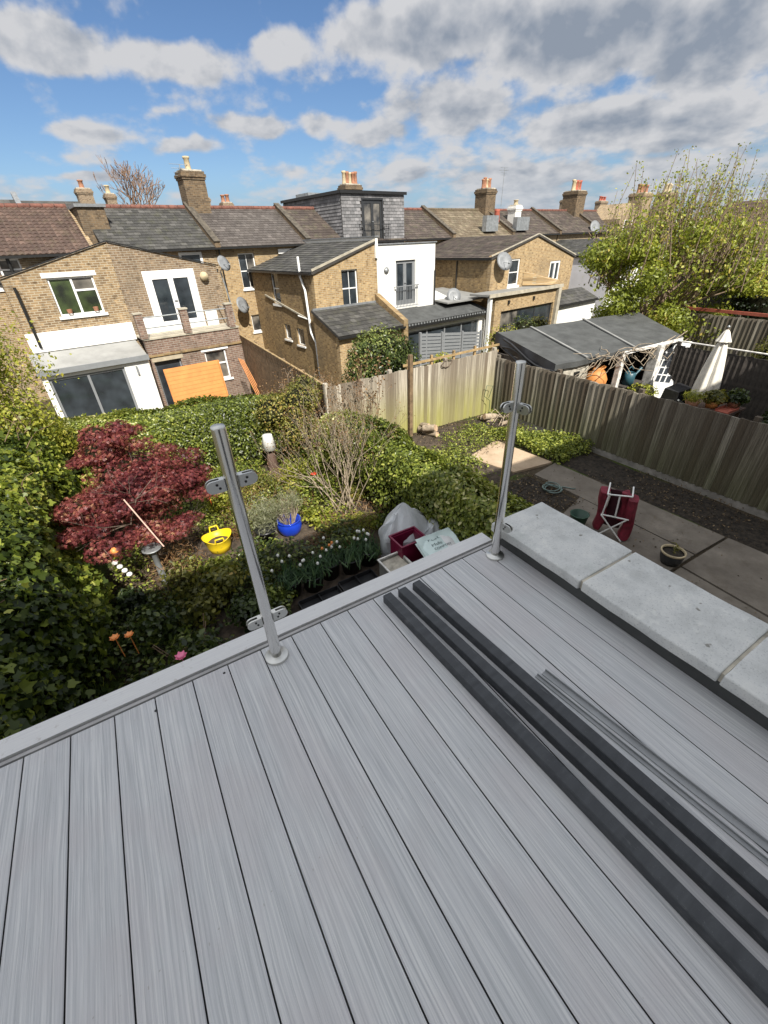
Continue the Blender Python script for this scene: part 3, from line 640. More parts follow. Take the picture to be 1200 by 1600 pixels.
def vfence(T, A, B, za, zb, mat, pitch=.1, gap=0.0, posts=None, base=None, ztopf=None, front=1, gravel=False, jit=.02, postmat=None, postup=.06):
    """Feather-edge boards side by side from A to B; each board, rail and post is a part of its own."""
    A = Vector((*A, 0)); B = Vector((*B, 0)); d = (B - A); L = d.length; d.normalize(); s_ = Vector((d.y, -d.x, 0)) * front; ang = math.atan2(d.y, d.x)
    n = int(L / pitch); wd = pitch * 1.12 - gap; wk = .30 * pitch
    mb = MB(); th = .02
    # wedge section: thick edge at +x, thin edge at -x; height 1 m, scaled per board
    pr_ = [(-wd / 2, 0.0), (wd / 2, -.004), (wd / 2, -.007 - wk), (-wd / 2, -.007)] if front > 0 else [(-wd / 2, 0), (wd / 2, .004), (wd / 2, .007 + wk), (-wd / 2, .007)]
    metas = []
    for v in range(5):
        h = (1 + (v - 2) * .012) ; mb = MB(); cut = (-.012, .006, 0, .01, -.006)[v]
        vs = [(p, q, 0) for p, q in pr_] + [(p, q, 1 + (cut if i in (0, 3) else 0)) for i, (p, q) in enumerate(pr_)]
        mb.add(vs, [(3, 2, 1, 0), (4, 5, 6, 7), (0, 1, 5, 4), (1, 2, 6, 5), (2, 3, 7, 6), (3, 0, 4, 7)]); metas.append(mb.mesh('board', mat))
    for i in range(n):
        f = (i + .5) / n; p = A + d * L * f; zt = (ztopf(f) if ztopf else za + (zb - za) * f) + random.uniform(-jit, jit) * .5; z0 = base + (.14 if gravel else .02)
        T.link('board', metas[i % 5 if i % 3 else random.randrange(5)], loc=(p.x + s_.x * random.uniform(0, .006), p.y + s_.y * random.uniform(0, .006), z0), rot=(random.uniform(-.006, .006), random.uniform(-.006, .006), ang), scale=(1, 1, zt - z0))
    posts = posts if posts is not None else int(L / 2.4) + 1
    for i in range(posts + 1):
        f = i / posts; p = A + d * L * f - s_ * .07; zt = (ztopf(f) if ztopf else za + (zb - za) * f) + postup
        T.part('post', MB().box(p.x - .045, p.x + .045, p.y - .045, p.y + .045, base - .1, zt), postmat or mat)
    for fz in (.2, .85):
        T.part('rail', MB().beam((A.x - s_.x * .035, A.y - s_.y * .035, base + fz * (za - base)), (B.x - s_.x * .035, B.y - s_.y * .035, base + fz * (zb - base)), .04, .07), mat)
    if gravel: T.part('gravel_board', MB().beam((A.x, A.y, base + .06), (B.x, B.y, base + .06), .05, .14), M['concrete'])
FR = Thing('board_fence', 'long weathered grey board fence running beside the concrete slabs', 'fence', (8.87, 3, G))
vfence(FR, (8.87, -3.5), (8.87, 8.78), -1.2, -1.24, M['fence_grey'], pitch=.128, base=G, front=-1, gravel=True)
FB = Thing('board_fence', 'pale algae-stained board fence across the end of the bare soil garden', 'fence', (6.3, 8.8, G))
vfence(FB, (3.75, 8.8), (8.84, 8.8), -1.13, -1.05, M['fence_green'], pitch=.105, base=G, front=1, posts=3)
PO = MB(); PO.box(5.90, 5.99, 8.66, 8.75, G - .05, -.74)
solo('fence_post', 'tall dark timber post standing against the pale board fence', 'post', PO, M['wood_brown'], (5.95, 8.7, G))
# rail fence with open top behind the pale fence
T = Thing('trellis_fence', 'pale timber rail fence with an open top behind the algae-stained fence', 'fence', (8, 9.3, gz(8, 9.3)))
for x in (6.25, 7.0, 7.75, 8.5, 9.15): T.part('post', MB().box(x, x + .06, 9.28, 9.34, -3.0, -1.02 + .02 * (x - 6)), M['wood_warm'])
for dz in (0, .17, .42, .67, .92): T.part('rail', MB().beam((6.1, 9.26, -1.13 - dz), (9.4, 9.26, -1.04 - dz), .022, .06 if dz < .3 else .22), M['wood_warm'])
# brown horizontal board fence running back to the houses
T = Thing('panel_fence', 'brown horizontal board fence running back to the yellow brick house', 'fence', (5.6, 14.5, gz(5, 14.5)))
A = Vector((3.9, 9.25, 0)); B = Vector((4.75, 20.2, 0)); A2, B2 = (3.9, 9.25), (W(7.4, 20.0, 0).x, W(7.4, 20.0, 0).y)
nb = 11
for i in range(nb):
    for s_ in range(6):
        f0, f1 = s_ / 6, (s_ + 1) / 6 - .004; x0, y0 = A2[0] + (B2[0] - A2[0]) * f0, A2[1] + (B2[1] - A2[1]) * f0; x1, y1 = A2[0] + (B2[0] - A2[0]) * f1, A2[1] + (B2[1] - A2[1]) * f1
        zt = lambda f: -1.24 - .36 * f
        T.part('board', MB().beam((x0, y0, zt(f0) - .09 - i * .175), (x1, y1, zt(f1) - .09 - i * .175), .018, .168), M['wood_brown'])
for s_ in range(7):
    f = s_ / 6; x, y = A2[0] + (B2[0] - A2[0]) * f, A2[1] + (B2[1] - A2[1]) * f
    T.part('post', MB().box(x + .03, x + .12, y - .05, y + .05, gz(x, y) - .1, -1.22 - .36 * f), M['wood_brown'])
    if s_ < 6: T.part('capping', MB().beam((x, y, -1.225 - .36 * f), (x + (B2[0] - A2[0]) / 6, y + (B2[1] - A2[1]) / 6, -1.225 - .36 * (f + 1 / 6)), .06, .03), M['wood_warm'])

# ================================================================ NEXT-DOOR GARDEN (right): slabs, soil, weeds
cs, t = newmat('slab_concrete'); co = objc(t); ri = t.node('ShaderNodeObjectInfo').outputs['Random']
c = t.ramp(t.noise(co, 1.6, 6, .7), [(.3, (.13, .112, .092)), (.55, (.20, .175, .145)), (.75, (.29, .255, .21))])
c = t.mix(t.math('MULTIPLY', t.mr(t.noise(co, 5, 4, .7), .52, .7), .5), c, (.13, .11, .085))
setp(t, Base_Color=c, Roughness=.9, Specular_IOR_Level=.2); bump(t, t.noise(co, 35, 4, .7), .4, .01)
cp, t = newmat('slab_pink'); co = objc(t)
c = t.ramp(t.noise(co, 2.2, 6, .7), [(.3, (.36, .26, .17)), (.7, (.52, .40, .28))]); c = t.mix(t.math('MULTIPLY', t.mr(t.noise(co, 7, 4, .7), .55, .7), .5), c, (.22, .19, .10))
setp(t, Base_Color=c, Roughness=.9); bump(t, t.noise(co, 25, 4), .4, .01)
PT = Thing('path', None, None, (7, 3, G), kind='structure')
def slab(poly, mat, z=G + .045, th=.06):
    k = len(poly); mb = MB(); mb.add([(x, y, z - th) for x, y in poly] + [(x, y, z) for x, y in poly], [tuple(range(k))[::-1], tuple(range(k, 2 * k))] + [(i, (i + 1) % k, (i + 1) % k + k, i + k) for i in range(k)])
    PT.part('paving_slab', mb, mat)
slab([(6.80, 2.02), (7.66, 1.99), (7.62, 5.42), (6.84, 5.30)], cs)
slab([(4.2, 2.03), (6.77, 2.02), (6.81, 4.15), (6.1, 3.95), (4.2, 3.8)], cs, G + .041)
slab([(4.2, -.6), (6.1, -.6), (6.3, 1.97), (4.2, 1.97)], cs, G + .043)
slab([(6.14, -.6), (7.75, -.6), (7.67, 1.95), (6.34, 1.97)], cs)
slab([(1.95, -.6), (4.16, -.6), (4.16, 3.8), (1.95, 3.6)], cs, G + .04)
slab([(6.24, 6.75), (6.55, 5.62), (7.60, 5.48), (7.45, 7.12)], cp, G + .05)
slab([(1.95, -3.4), (7.8, -3.4), (7.75, -.64), (1.95, -.64)], cs)
M['soil_dark'] = simple('soil_dark', (.040, .031, .022), .95, var=.45, scale=14, bmp=1.0, bscale=40)
def lump(name, x0, x1, y0, y1, z, amp, seed, mat):
    nx, ny = max(4, int((x1 - x0) / .09)), max(4, int((y1 - y0) / .09))
    X, Y = np.meshgrid(np.linspace(x0, x1, nx), np.linspace(y0, y1, ny)); p = np.stack([X.ravel(), Y.ravel(), X.ravel() * 0], 1)
    edge = np.minimum.reduce([(p[:, 0] - x0), (x1 - p[:, 0]), (p[:, 1] - y0), (y1 - p[:, 1])]); edge = np.clip(edge / .15, 0, 1)
    p[:, 2] = z - .03 + edge * (.035 + amp * (fbm3(p, 9, seed, 4) * .5 + .5)) + edge * RNG.uniform(0, amp * .5, len(p))
    mb = MB(); mb.add(p, [(j * nx + i, j * nx + i + 1, (j + 1) * nx + i + 1, (j + 1) * nx + i) for j in range(ny - 1) for i in range(nx - 1)], 0, True)
    return struct(name, mb, mat)
lump('soil_bed', 7.68, 8.83, -3.4, 8.7, G, .05, 4, M['soil_dark'])
lump('soil_bed', 4.4, 7.66, 5.5, 8.72, G, .035, 5, M['soil'])
lump('soil_bed', 4.4, 6.79, 3.98, 5.48, G, .04, 6, M['soil_dark'])
lump('soil_bed', -1.2, 3.9, 1.6, 9.4, G, .05, 8, M['soil'])
KEEP = [(.48, 6.42, .42), (1.22, 6.14, .30), (1.66, 6.05, .44), (2.22, 8.75, .25), (1.75, 4.7, 0), (-.45, 6.05, .15)]
def scatter(name, region, n, mat, size, shape='oval', z=G + .05, h=.06, seed=1, spread=1.0, label=None, cat=None, cl=1.0, f=2.0):
    x0, x1, y0, y1 = region; p = np.stack([RNG.uniform(x0, x1, n * 3), RNG.uniform(y0, y1, n * 3), np.zeros(n * 3)], 1)
    k = fbm3(p, f, seed, 3) + RNG.normal(size=len(p)) * .25 > (1 - cl) * .6 - .15; p = p[k]
    for (kx, ky, kr) in KEEP: p = p[(p[:, 0] - kx) ** 2 + (p[:, 1] - ky) ** 2 * .6 > kr * kr]
    p = p[~((p[:, 0] > .95) & (p[:, 0] < 3.7) & (p[:, 1] < 5.0))][:n] if x1 < 4 else p[:n]
    p[:, 2] = z + RNG.uniform(0, h, len(p)) * (1 + np.clip(fbm3(p, f, seed, 2), -.5, 1))
    T = Thing(name, label, cat, (float(p[:, 0].mean()), float(p[:, 1].mean()), G)); T.o['kind'] = 'stuff'
    N = np.tile((0, 0, 1.0), (len(p), 1)); o = leafmesh('leaves', p, N, size, mat, T, shape, spread, kind='stuff'); return T
scatter('weed_patch', (7.62, 8.8, 5.3, 8.6), 5200, M['weeds'], .06, 'oval', h=.18, seed=2, label='green weeds growing along the foot of the grey board fence', cat='weeds', cl=.95)
scatter('weed_patch', (6.2, 7.7, 6.9, 8.3), 1500, M['weeds'], .05, 'oval', h=.10, seed=3, label='thin weeds between the pink slab and the bare soil', cat='weeds', cl=.5)
scatter('weed_patch', (4.9, 6.3, 5.7, 7.6), 2600, M['weeds'], .055, 'oval', h=.12, seed=12, label='low weeds between the privet hedge and the pink slab', cat='weeds', cl=.7)
scatter('leaf_litter', (7.7, 8.8, -2.5, 5.4), 1500, M['litter'], .035, 'oval', h=.03, seed=5, label='dead leaves lying on the dark soil strip under the fence', cat='leaf litter', cl=.9)
scatter('leaf_litter', (4.4, 8.6, 6.6, 8.7), 1800, M['litter'], .04, 'oval', h=.03, seed=6, label='dry leaves and clods over the bare soil by the pale fence', cat='leaf litter', cl=.9)
scatter('leaf_litter', (4.6, 6.8, 4.0, 5.4), 1200, M['litter'], .04, 'oval', h=.02, seed=7, label='dry leaves on the soil around the coiled hose', cat='leaf litter')
scatter('leaf_litter', (5.2, 7.7, -1, 5.2), 330, M['litter'], .03, 'oval', h=.005, seed=9, label='few dead leaves blown over the grey slabs', cat='leaf litter')
scatter('leaf_litter', (-1.1, 3.6, 3.0, 9.2), 9000, M['litter'], .05, 'oval', h=.04, seed=10, label='dead leaves and stalks over the flower garden soil', cat='leaf litter', cl=1)

# ================================================================ HOUSES (frame u along the row, v away from us)
def Pf(v0): return lambda a, d, z: (a, v0 + d, z)          # facade facing us (-v); d goes inward
def Ps(u0, s=1): return lambda a, d, z: (u0 + d * s, a, z)       # side wall in plane u=u0; a is v
def topf(top):
    xs_ = [p[0] for p in top]; zs_ = [p[1] for p in top]
    return lambda a: float(np.interp(a, xs_, zs_))
def facade(T, P, a0, a1, z0, top, ops, mat, name='wall', th=.12, back=.26):
    tf = topf(top) if not np.isscalar(top) else (lambda a: top)
    br = sorted({a0, a1} | {q for o in ops for q in o[:2]} | ({p[0] for p in top if a0 < p[0] < a1} if not np.isscalar(top) else set()))
    mb = MB()
    for i in range(len(br) - 1):
        l, r = br[i], br[i + 1]; m = (l + r) / 2
        cuts = sorted([(o[2], o[3]) for o in ops if o[0] <= m <= o[1]]); z = z0; cells = []
        for (c0, c1) in cuts: cells.append((z, z, c0, c0)); z = c1
        cells.append((z, z, tf(l), tf(r)))
        for (zl, zr, tl, tr) in cells:
            for d, flip in ((0, 0), (back, 1)):
                q = [P(l, d, zl), P(r, d, zr), P(r, d, tr), P(l, d, tl)]; mb.add(q, [(0, 1, 2, 3) if not flip else (3, 2, 1, 0)])
        mb.add([P(l, 0, tf(l)), P(r, 0, tf(r)), P(r, back, tf(r)), P(l, back, tf(l))], [(0, 1, 2, 3)])
    for o in ops:
        l, r, b, t_ = o[:4]
        for q in (((l, b), (l, t_)), ((l, t_), (r, t_)), ((r, t_), (r, b)), ((r, b), (l, b))):
            (x0, y0), (x1, y1) = q; mb.add([P(x0, 0, y0), P(x1, 0, y1), P(x1, back, y1), P(x0, back, y0)], [(0, 1, 2, 3)])
    for a in (a0, a1): mb.add([P(a, 0, z0), P(a, back, z0), P(a, back, tf(a)), P(a, 0, tf(a))], [(0, 1, 2, 3)])
    return T.part(name, mb, mat)
def window(T, P, l, r, b, t_, style, fmat, gmat='glass', d=.07, fw=.055, sill=None, lintel=None, name=None, sillmat=None):
    nm = name or ('door' if style.startswith('door') else 'window'); fr = MB(); D0, D1 = d, d + .06
    fr.boxP(P, l, l + fw, D0, D1, b, t_); fr.boxP(P, r - fw, r, D0, D1, b, t_); fr.boxP(P, l + fw, r - fw, D0, D1, t_ - fw, t_); fr.boxP(P, l + fw, r - fw, D0, D1, b, b + fw)
    x0, x1, y0, y1 = l + fw, r - fw, b + fw, t_ - fw; panes = []
    if style == 'sash':
        ym = (y0 + y1) / 2; xm = (x0 + x1) / 2; fr.boxP(P, x0, x1, D0 + .01, D1 - .002, ym - .025, ym + .025)
        for (q0, q1, off_) in ((y0, ym - .025, .02), (ym + .025, y1, .012)):
            fr.boxP(P, xm - .013, xm + .013, D0 + off_, D1 - .003, q0, q1); panes += [(x0, xm - .013, q0, q1), (xm + .013, x1, q0, q1)]
    elif style == 'sash1':
        ym = (y0 + y1) / 2; fr.boxP(P, x0, x1, D0 + .01, D1 - .002, ym - .025, ym + .025); panes = [(x0, x1, y0, ym - .025), (x0, x1, ym + .025, y1)]
    elif style == 'casement':
        xm = x0 + (x1 - x0) * .5; fr.boxP(P, xm - .035, xm + .035, D0, D1 - .002, y0, y1); yt = y1 - .34 * (y1 - y0)
        fr.boxP(P, xm + .035, x1, D0 + .005, D1 - .003, yt - .03, yt + .03); panes = [(x0, xm - .035, y0, y1), (xm + .035, x1, y0, yt - .03), (xm + .035, x1, yt + .03, y1)]
    elif style == 'top':
        yt = y0 + .55 * (y1 - y0); fr.boxP(P, x0, x1, D0, D1 - .002, yt - .03, yt + .03); panes = [(x0, x1, y0, yt - .03), (x0, x1, yt + .03, y1)]
    elif style == 'one': panes = [(x0, x1, y0, y1)]
    elif style == 'door2':
        xm = (x0 + x1) / 2; fr.boxP(P, xm - .10, xm + .10, D0 - .008, D1 - .002, y0, y1)
        for (q0, q1) in ((x0, x0 + .09), (x1 - .09, x1)): fr.boxP(P, q0, q1, D0 - .006, D1 - .003, y0, y1)
        fr.boxP(P, x0 + .09, x1 - .09, D0 - .004, D1 - .004, y0, y0 + .16); fr.boxP(P, x0 + .09, x1 - .09, D0 - .004, D1 - .004, y1 - .09, y1)
        panes = [(x0 + .09, xm - .10, y0 + .16, y1 - .09), (xm + .10, x1 - .09, y0 + .16, y1 - .09)]
    elif style.startswith('slide'):
        n = int(style[5:]); w_ = (x1 - x0) / n
        for i in range(1, n): fr.boxP(P, x0 + w_ * i - .04, x0 + w_ * i + .04, D0, D1 - .002, y0, y1)
        panes = [(x0 + w_ * i + (.04 if i else 0), x0 + w_ * (i + 1) - (.04 if i < n - 1 else 0), y0, y1) for i in range(n)]
    o = T.part(nm, fr, fmat)
    for i, (a, c_, e, f) in enumerate(panes):
        g_ = gmat[i % len(gmat)] if isinstance(gmat, (list, tuple)) else gmat
        T.part('pane', MB().boxP(P, a, c_, D0 + .03, D0 + .045, e, f), M[g_], o)
    if style.startswith('door2'):
        xm = (x0 + x1) / 2; T.part('handle', MB().boxP(P, xm - .06, xm + .07, D0 - .05, D0 - .03, (y0 + y1) / 2 - .02, (y0 + y1) / 2 + .02), M['galv'], o)
    if sill: T.part('sill', MB().boxP(P, l - .07, r + .07, -.06, d + .02, b - sill, b - .002), sillmat or M['paint_white'], o)
    if lintel: T.part('lintel', MB().boxP(P, l - .12, r + .12, -.015, d, t_ + .003, t_ + lintel), sillmat or M['paint_white'], o)
    return o
def roofplane(T, p0, a, s_, tw, th_, mat, skip=None, name='roof', thick=.10, roll=0.0):
    """p0 eave corner, a = along the eaves, s_ = up the slope (full vectors). Slab plus overlapping tiles as real geometry."""
    p0, a, s_ = Vector(p0), Vector(a), Vector(s_); n = a.cross(s_).normalized()
    if n.z < 0: n = -n
    mb = MB(); mb.hexa([p0 - n * thick, p0 + a - n * thick, p0 + a + s_ - n * thick, p0 + s_ - n * thick, p0, p0 + a, p0 + a + s_, p0 + s_])
    o = T.part(name, mb, M['roof_base'])
    na, ns = max(1, int(a.length / tw)), max(1, int(s_.length / th_)); da, ds = a / na, s_ / ns; mt = MB(); tn = .022; rn = []
    for j in range(ns):
        sh = .5 if j % 2 and not roll else 0
        for i in range(-1 if sh else 0, na):
            f0, f1 = max(0, i + sh), min(na, i + sh + .965)
            if f1 - f0 < .1: continue
            jz = random.uniform(-.004, .006); A_ = p0 + da * f0 + ds * j - ds * .04; B_ = p0 + da * f1 + ds * j - ds * .04; up = ds * 1.02
            if roll:
                m_ = (A_ + B_) / 2; q = [A_, m_, B_]; hs = [tn * .6, tn + roll, tn * .6]
                vs = []
                for k, b_ in enumerate(q): vs += [b_ + n * (hs[k] + jz), b_ + up + n * (hs[k] * .5)]
                vs += [A_ + n * .002, B_ + n * .002]
                mt.add(vs, [(0, 2, 3, 1), (2, 4, 5, 3), (6, 7, 4, 2, 0)]); rn += [random.random()] * 3
            else:
                mt.add([A_ + n * (tn + jz), B_ + n * (tn + jz * .5), B_ + up + n * .005, A_ + up + n * .005, A_ + n * .001, B_ + n * .001], [(0, 1, 2, 3), (4, 5, 1, 0)]); rn += [random.random()] * 2
    to = T.part('roof_tile', mt, mat, o, kind='stuff')
    at = to.data.attributes.new('rnd', 'FLOAT', 'FACE'); at.data.foreach_set('value', rn)
    return o
def chimney(T, u, v, z0, z1, w_, d_, pots, mat='brick_soot', potmat='terracotta', potw=.11, poth=.42, row='u', pn='chimney'):
    mb = MB(); mb.box(u - w_ / 2, u + w_ / 2, v - d_ / 2, v + d_ / 2, z0, z1 - .35)
    mb.box(u - w_ / 2 - .04, u + w_ / 2 + .04, v - d_ / 2 - .04, v + d_ / 2 + .04, z1 - .348, z1 - .25)
    mb.box(u - w_ / 2 - .08, u + w_ / 2 + .08, v - d_ / 2 - .08, v + d_ / 2 + .08, z1 - .248, z1 - .12)
    mb.box(u - w_ / 2 - .03, u + w_ / 2 + .03, v - d_ / 2 - .03, v + d_ / 2 + .03, z1 - .118, z1)
    o = T.part(pn, mb, M[mat])
    T.part('flaunching', MB().box(u - w_ / 2 + .05, u + w_ / 2 - .05, v - d_ / 2 + .05, v + d_ / 2 - .05, z1 + .002, z1 + .07), M['plaster'], o)
    for i in range(pots):
        f = (i + .5) / pots - .5; pu, pv = (u + f * (w_ - .1), v + random.uniform(-.05, .05)) if row == 'u' else (u + random.uniform(-.03, .03), v + f * (d_ - .1))
        h = poth * random.uniform(.9, 1.12); pm = potmat if isinstance(potmat, str) else potmat[i % len(potmat)]
        mb = MB().lathe([(potw * 1.05, 0), (potw * .85, h * .2), (potw * .78, h * .8), (potw * 1.0, h * .86), (potw * 1.0, h), (potw * .7, h), (potw * .7, h - .1)], (pu, pv, z1 + .06), 12)
        mb.disc((pu, pv, z1 + h - .02), potw * .7, 10)
        T.part('chimney_pot', mb, M[pm], o)
    return o
def dish(T, c, ax, r, mat='dishgrey', arm=True, name='satellite_dish'):
    c = Vector(c); ax = Vector(ax).normalized(); mb = MB()
    mb.lathe([(.001, .0), (r * .5, r * .07), (r, r * .25), (r * 1.01, r * .26), (r * .5, r * .1), (.001, .03)], c, 18, ax=ax)
    o = T.part(name, mb, M[mat])
    if arm: T.part('arm', MB().tube([c, c + ax * r * 1.2 + Vector((0, 0, -r * .6))], .015, 5).tube([c, c - ax * .25 + Vector((0, 0, -.2))], .02, 5).tube([c + ax * r * 1.1 + Vector((0, 0, -r * .6)), c + ax * r * 1.3 + Vector((0, 0, -r * .55))], .04, 6), M['galv'], o)
    return o
def pipe(T, pts, r=.045, mat='paint_white', name='downpipe'): return T.part(name, MB().tube(pts, r, 8), M[mat])
def aerial(T, u, v, z0, h, name='aerial'):
    mb = MB().tube([(u, v, z0), (u + .05, v, z0 + h)], .02, 5)
    for dz in (0, .16, .32, .45): mb.tube([(u - .45 + dz * .4, v, z0 + h - dz), (u + .45 - dz * .4, v, z0 + h - dz)], .012, 4)
    mb.tube([(u - .02, v - .5, z0 + h - .2), (u - .02, v + .5, z0 + h - .1)], .012, 4)
    return T.part(name, mb, M['galv'])
GF = -4.12; EV = 1.62; RZ = 3.42; RV = 28.0; MV = 25.0
def main_body(T, u0, u1, wallmat, tilemat, ops=(), ridge='red_ridge', tw=.30, th_=.26, roll=0, ev=EV, rz=RZ, roofu=None):
    facade(T, Pf(MV), u0, u1, GF, ev - .12, list(ops), wallmat)
    T.part('wall', MB().box(u0 + .02, u1 - .02, MV + .3, 31.0, GF, ev - .14), wallmat)
    a0, a1 = roofu or (u0, u1)
    roofplane(T, (a0, MV - .22, ev - .02), (a1 - a0, 0, 0), (0, RV - MV + .22, rz - ev), tw, th_, tilemat, roll=roll)
    roofplane(T, (a1, 31.2, ev - .02), (-(a1 - a0), 0, 0), (0, RV - 31.2, rz - ev), .6, .5, tilemat)
    n = max(2, int((a1 - a0) / .45)); 
    mb = MB()
    for i in range(n):
        x0 = a0 + (a1 - a0) * i / n; mb.tube([(x0 + .01, RV, rz + .0), (x0 + (a1 - a0) / n - .01, RV, rz + random.uniform(-.006, .006))], .11, 8)
    T.part('ridge_tile', mb, M[ridge], kind='stuff')
    T.part('gutter', MB().box(a0, a1, MV - .33, MV - .225, ev - .12, ev - .03), M['gutter'])
    T.part('wall', MB().add([(u0 + .01, MV + .1, ev - .13), (u0 + .01, RV, rz - .12), (u0 + .01, 31, ev - .13), (u0 + .2, MV + .1, ev - .13), (u0 + .2, RV, rz - .12), (u0 + .2, 31, ev - .13)], [(0, 1, 2), (5, 4, 3), (0, 3, 4, 1), (1, 4, 5, 2), (0, 2, 5, 3)]), wallmat)
def parapet(T, u, ev=EV, rz=RZ, w_=.28, h=.24, mat='brick_soot'):
    mb = MB(); a, b, c_ = (MV - .3, ev - .1), (RV, rz + h * .9), (31.2, ev - .1)
    vs = [(u - w_ / 2, *a), (u + w_ / 2, *a), (u + w_ / 2, a[0], a[1] + h + .05), (u - w_ / 2, a[0], a[1] + h + .05)]
    vs2 = [(u - w_ / 2, b[0], b[1] - h - .2), (u + w_ / 2, b[0], b[1] - h - .2), (u + w_ / 2, *b), (u - w_ / 2, *b)]
    vs3 = [(u - w_ / 2, *c_), (u + w_ / 2, *c_), (u + w_ / 2, c_[0], c_[1] + h), (u - w_ / 2, c_[0], c_[1] + h)]
    for A_, B_ in ((vs, vs2), (vs2, vs3)): mb.add(A_ + B_, [(0, 1, 2, 3), (7, 6, 5, 4), (0, 4, 5, 1), (1, 5, 6, 2), (2, 6, 7, 3), (3, 7, 4, 0)])
    o = T.part('parapet', mb, M[mat])
    T.part('coping', MB().beam((u, a[0] - .05, a[1] + h + .08), (u, b[0], b[1] + .03), w_ + .04, .04), M['parapet_stone'], o)
    return o

grp = 'terraced houses across the gardens'
# --- house A: white window, white rendered extension, brown pantile roof
A_ = Thing('terraced_house', 'brick house at far left with brown pantile roof and white rendered extension', 'house', (1.5, 20, GF), True, grp)
main_body(A_, -3.2, 3.72, M['brick_old'], M['tile_brown'], [(-.45, .98, .45, 1.48)], roll=.035, tw=.20, th_=.24)
window(A_, Pf(MV), -.45, .98, .45, 1.48, 'casement', M['upvc'], 'glass_curtain', sill=.08, lintel=.1)
topA = [(.08, .95), (3.48, 1.88)]
facade(A_, Pf(20), .08, 3.475, GF, topA, [(1.31, 2.71, -.30, .90)], M['brick_old'])
window(A_, Pf(20), 1.31, 2.71, -.30, .90, 'casement', M['upvc'], ['glass_green', 'glass_green', 'glass_curtain'], fw=.06, sill=.09, lintel=.15)
facade(A_, Ps(.08, 1), 20.27, MV - .01, GF, .93, [], M['brick_old'])
roofplane(A_, (-.02, MV + .2, .80), (0, -(MV + .2) + 20.08, 0), (3.49, 0, .97), .3, .26, M['slate'])
A_.part('bargeboard', MB().beam((-.02, 19.99, .96), (3.47, 19.99, 1.91), .10, .035), M['gutter'])
pipe(A_, [(.35, 19.9, .7), (.35, 19.9, -1.2)], mat='gutter')
pipe(A_, [(.62, 24.9, 1.5), (.62, 24.9, .4)], .06, mat='gutter')
A_.part('render_band', MB().box(.05, 3.45, 19.93, 19.995, -1.34, -.72), M['render_white'])
A_.part('extension_roof', MB().hexa([(-.1, 18.55, -1.82), (3.38, 18.55, -1.82), (3.38, 19.99, -1.45), (-.1, 19.99, -1.45), (-.1, 18.55, -1.72), (3.38, 18.55, -1.72), (3.38, 19.99, -1.36), (-.1, 19.99, -1.36)]), M['flat_grey'])
A_.part('fascia', MB().box(-.12, 3.40, 18.48, 18.545, -1.88, -1.70), M['frame_grey'])
facade(A_, Pf(18.62), -.05, 3.36, GF, -1.86, [(.12, 2.5, GF, -2.02)], M['render_white'])
window(A_, Pf(18.62), .12, 2.5, GF, -2.02, 'slide2', M['frame_grey'], 'glass', fw=.08, name='door', d=.06)
A_.part('wall_light', MB().box(2.86, 2.92, 18.54, 18.6, -2.35, -2.05), M['frame_grey'])
A_.part('blind', MB().box(.25, 1.2, 18.72, 18.74, -2.24, -2.12).box(1.42, 2.38, 18.72, 18.74, -2.24, -2.12), M['paint_white'])
facade(A_, Ps(3.36, -1), 18.63, 19.99, GF, -1.86, [], M['render_white'])
# plants on the inside window sill
for k, uu in enumerate((1.62, 2.45)): A_.part('window_box', MB().lathe([(.07, 0), (.09, .13)], (uu, 19.99, -.22), 10), M['terracotta'])
stk = MB(); stk.box(3.86, 4.95, 26.3, 27.9, 1.9, 3.30); A_.part('chimney_stack', stk, M['brick_soot']); A_.part('cap', MB().box(3.78, 5.03, 26.2, 28.0, 3.302, 3.42), M['lead'])

# --- house B: French doors over a brick terrace, slate roof with red ridge
B_ = Thing('terraced_house', 'brick house with white French doors over a brick roof terrace', 'house', (5.4, 20, GF), True, grp)
main_body(B_, 3.74, 9.18, M['brick_old'], M['slate'], [(7.30, 8.42, .55, 1.44)], roofu=(4.2, 9.18), tw=.28, th_=.24)
window(B_, Pf(MV), 7.30, 8.42, .55, 1.44, 'one', M['upvc'], 'glass', fw=.12, d=-.02)
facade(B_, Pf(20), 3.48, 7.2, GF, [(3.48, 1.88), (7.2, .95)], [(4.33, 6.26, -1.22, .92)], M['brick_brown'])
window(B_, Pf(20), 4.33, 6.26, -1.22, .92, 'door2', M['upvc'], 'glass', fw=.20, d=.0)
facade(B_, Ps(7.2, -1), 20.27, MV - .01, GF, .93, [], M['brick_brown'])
roofplane(B_, (7.3, 20.08, .80), (0, MV + .2 - 20.08, 0), (-3.81, 0, .97), .3, .26, M['slate'])
B_.part('bargeboard', MB().beam((3.49, 19.99, 1.91), (7.3, 19.99, .96), .10, .035), M['gutter'])
B_.part('wall_lamp', MB().lathe([(.001, .02), (.15, .02), (.17, .06), (.15, .16), (.001, .19)], (6.6, 19.99, .62), 14, ax=(0, -1, 0)), M['pot_cream'])
dish(B_, (7.42, 19.75, 1.0), (.45, -1, .5), .30)
pipe(B_, [(7.32, 19.9, .7), (7.45, 19.9, -.3), (7.5, 19.9, -1.2)], .03, 'galv')
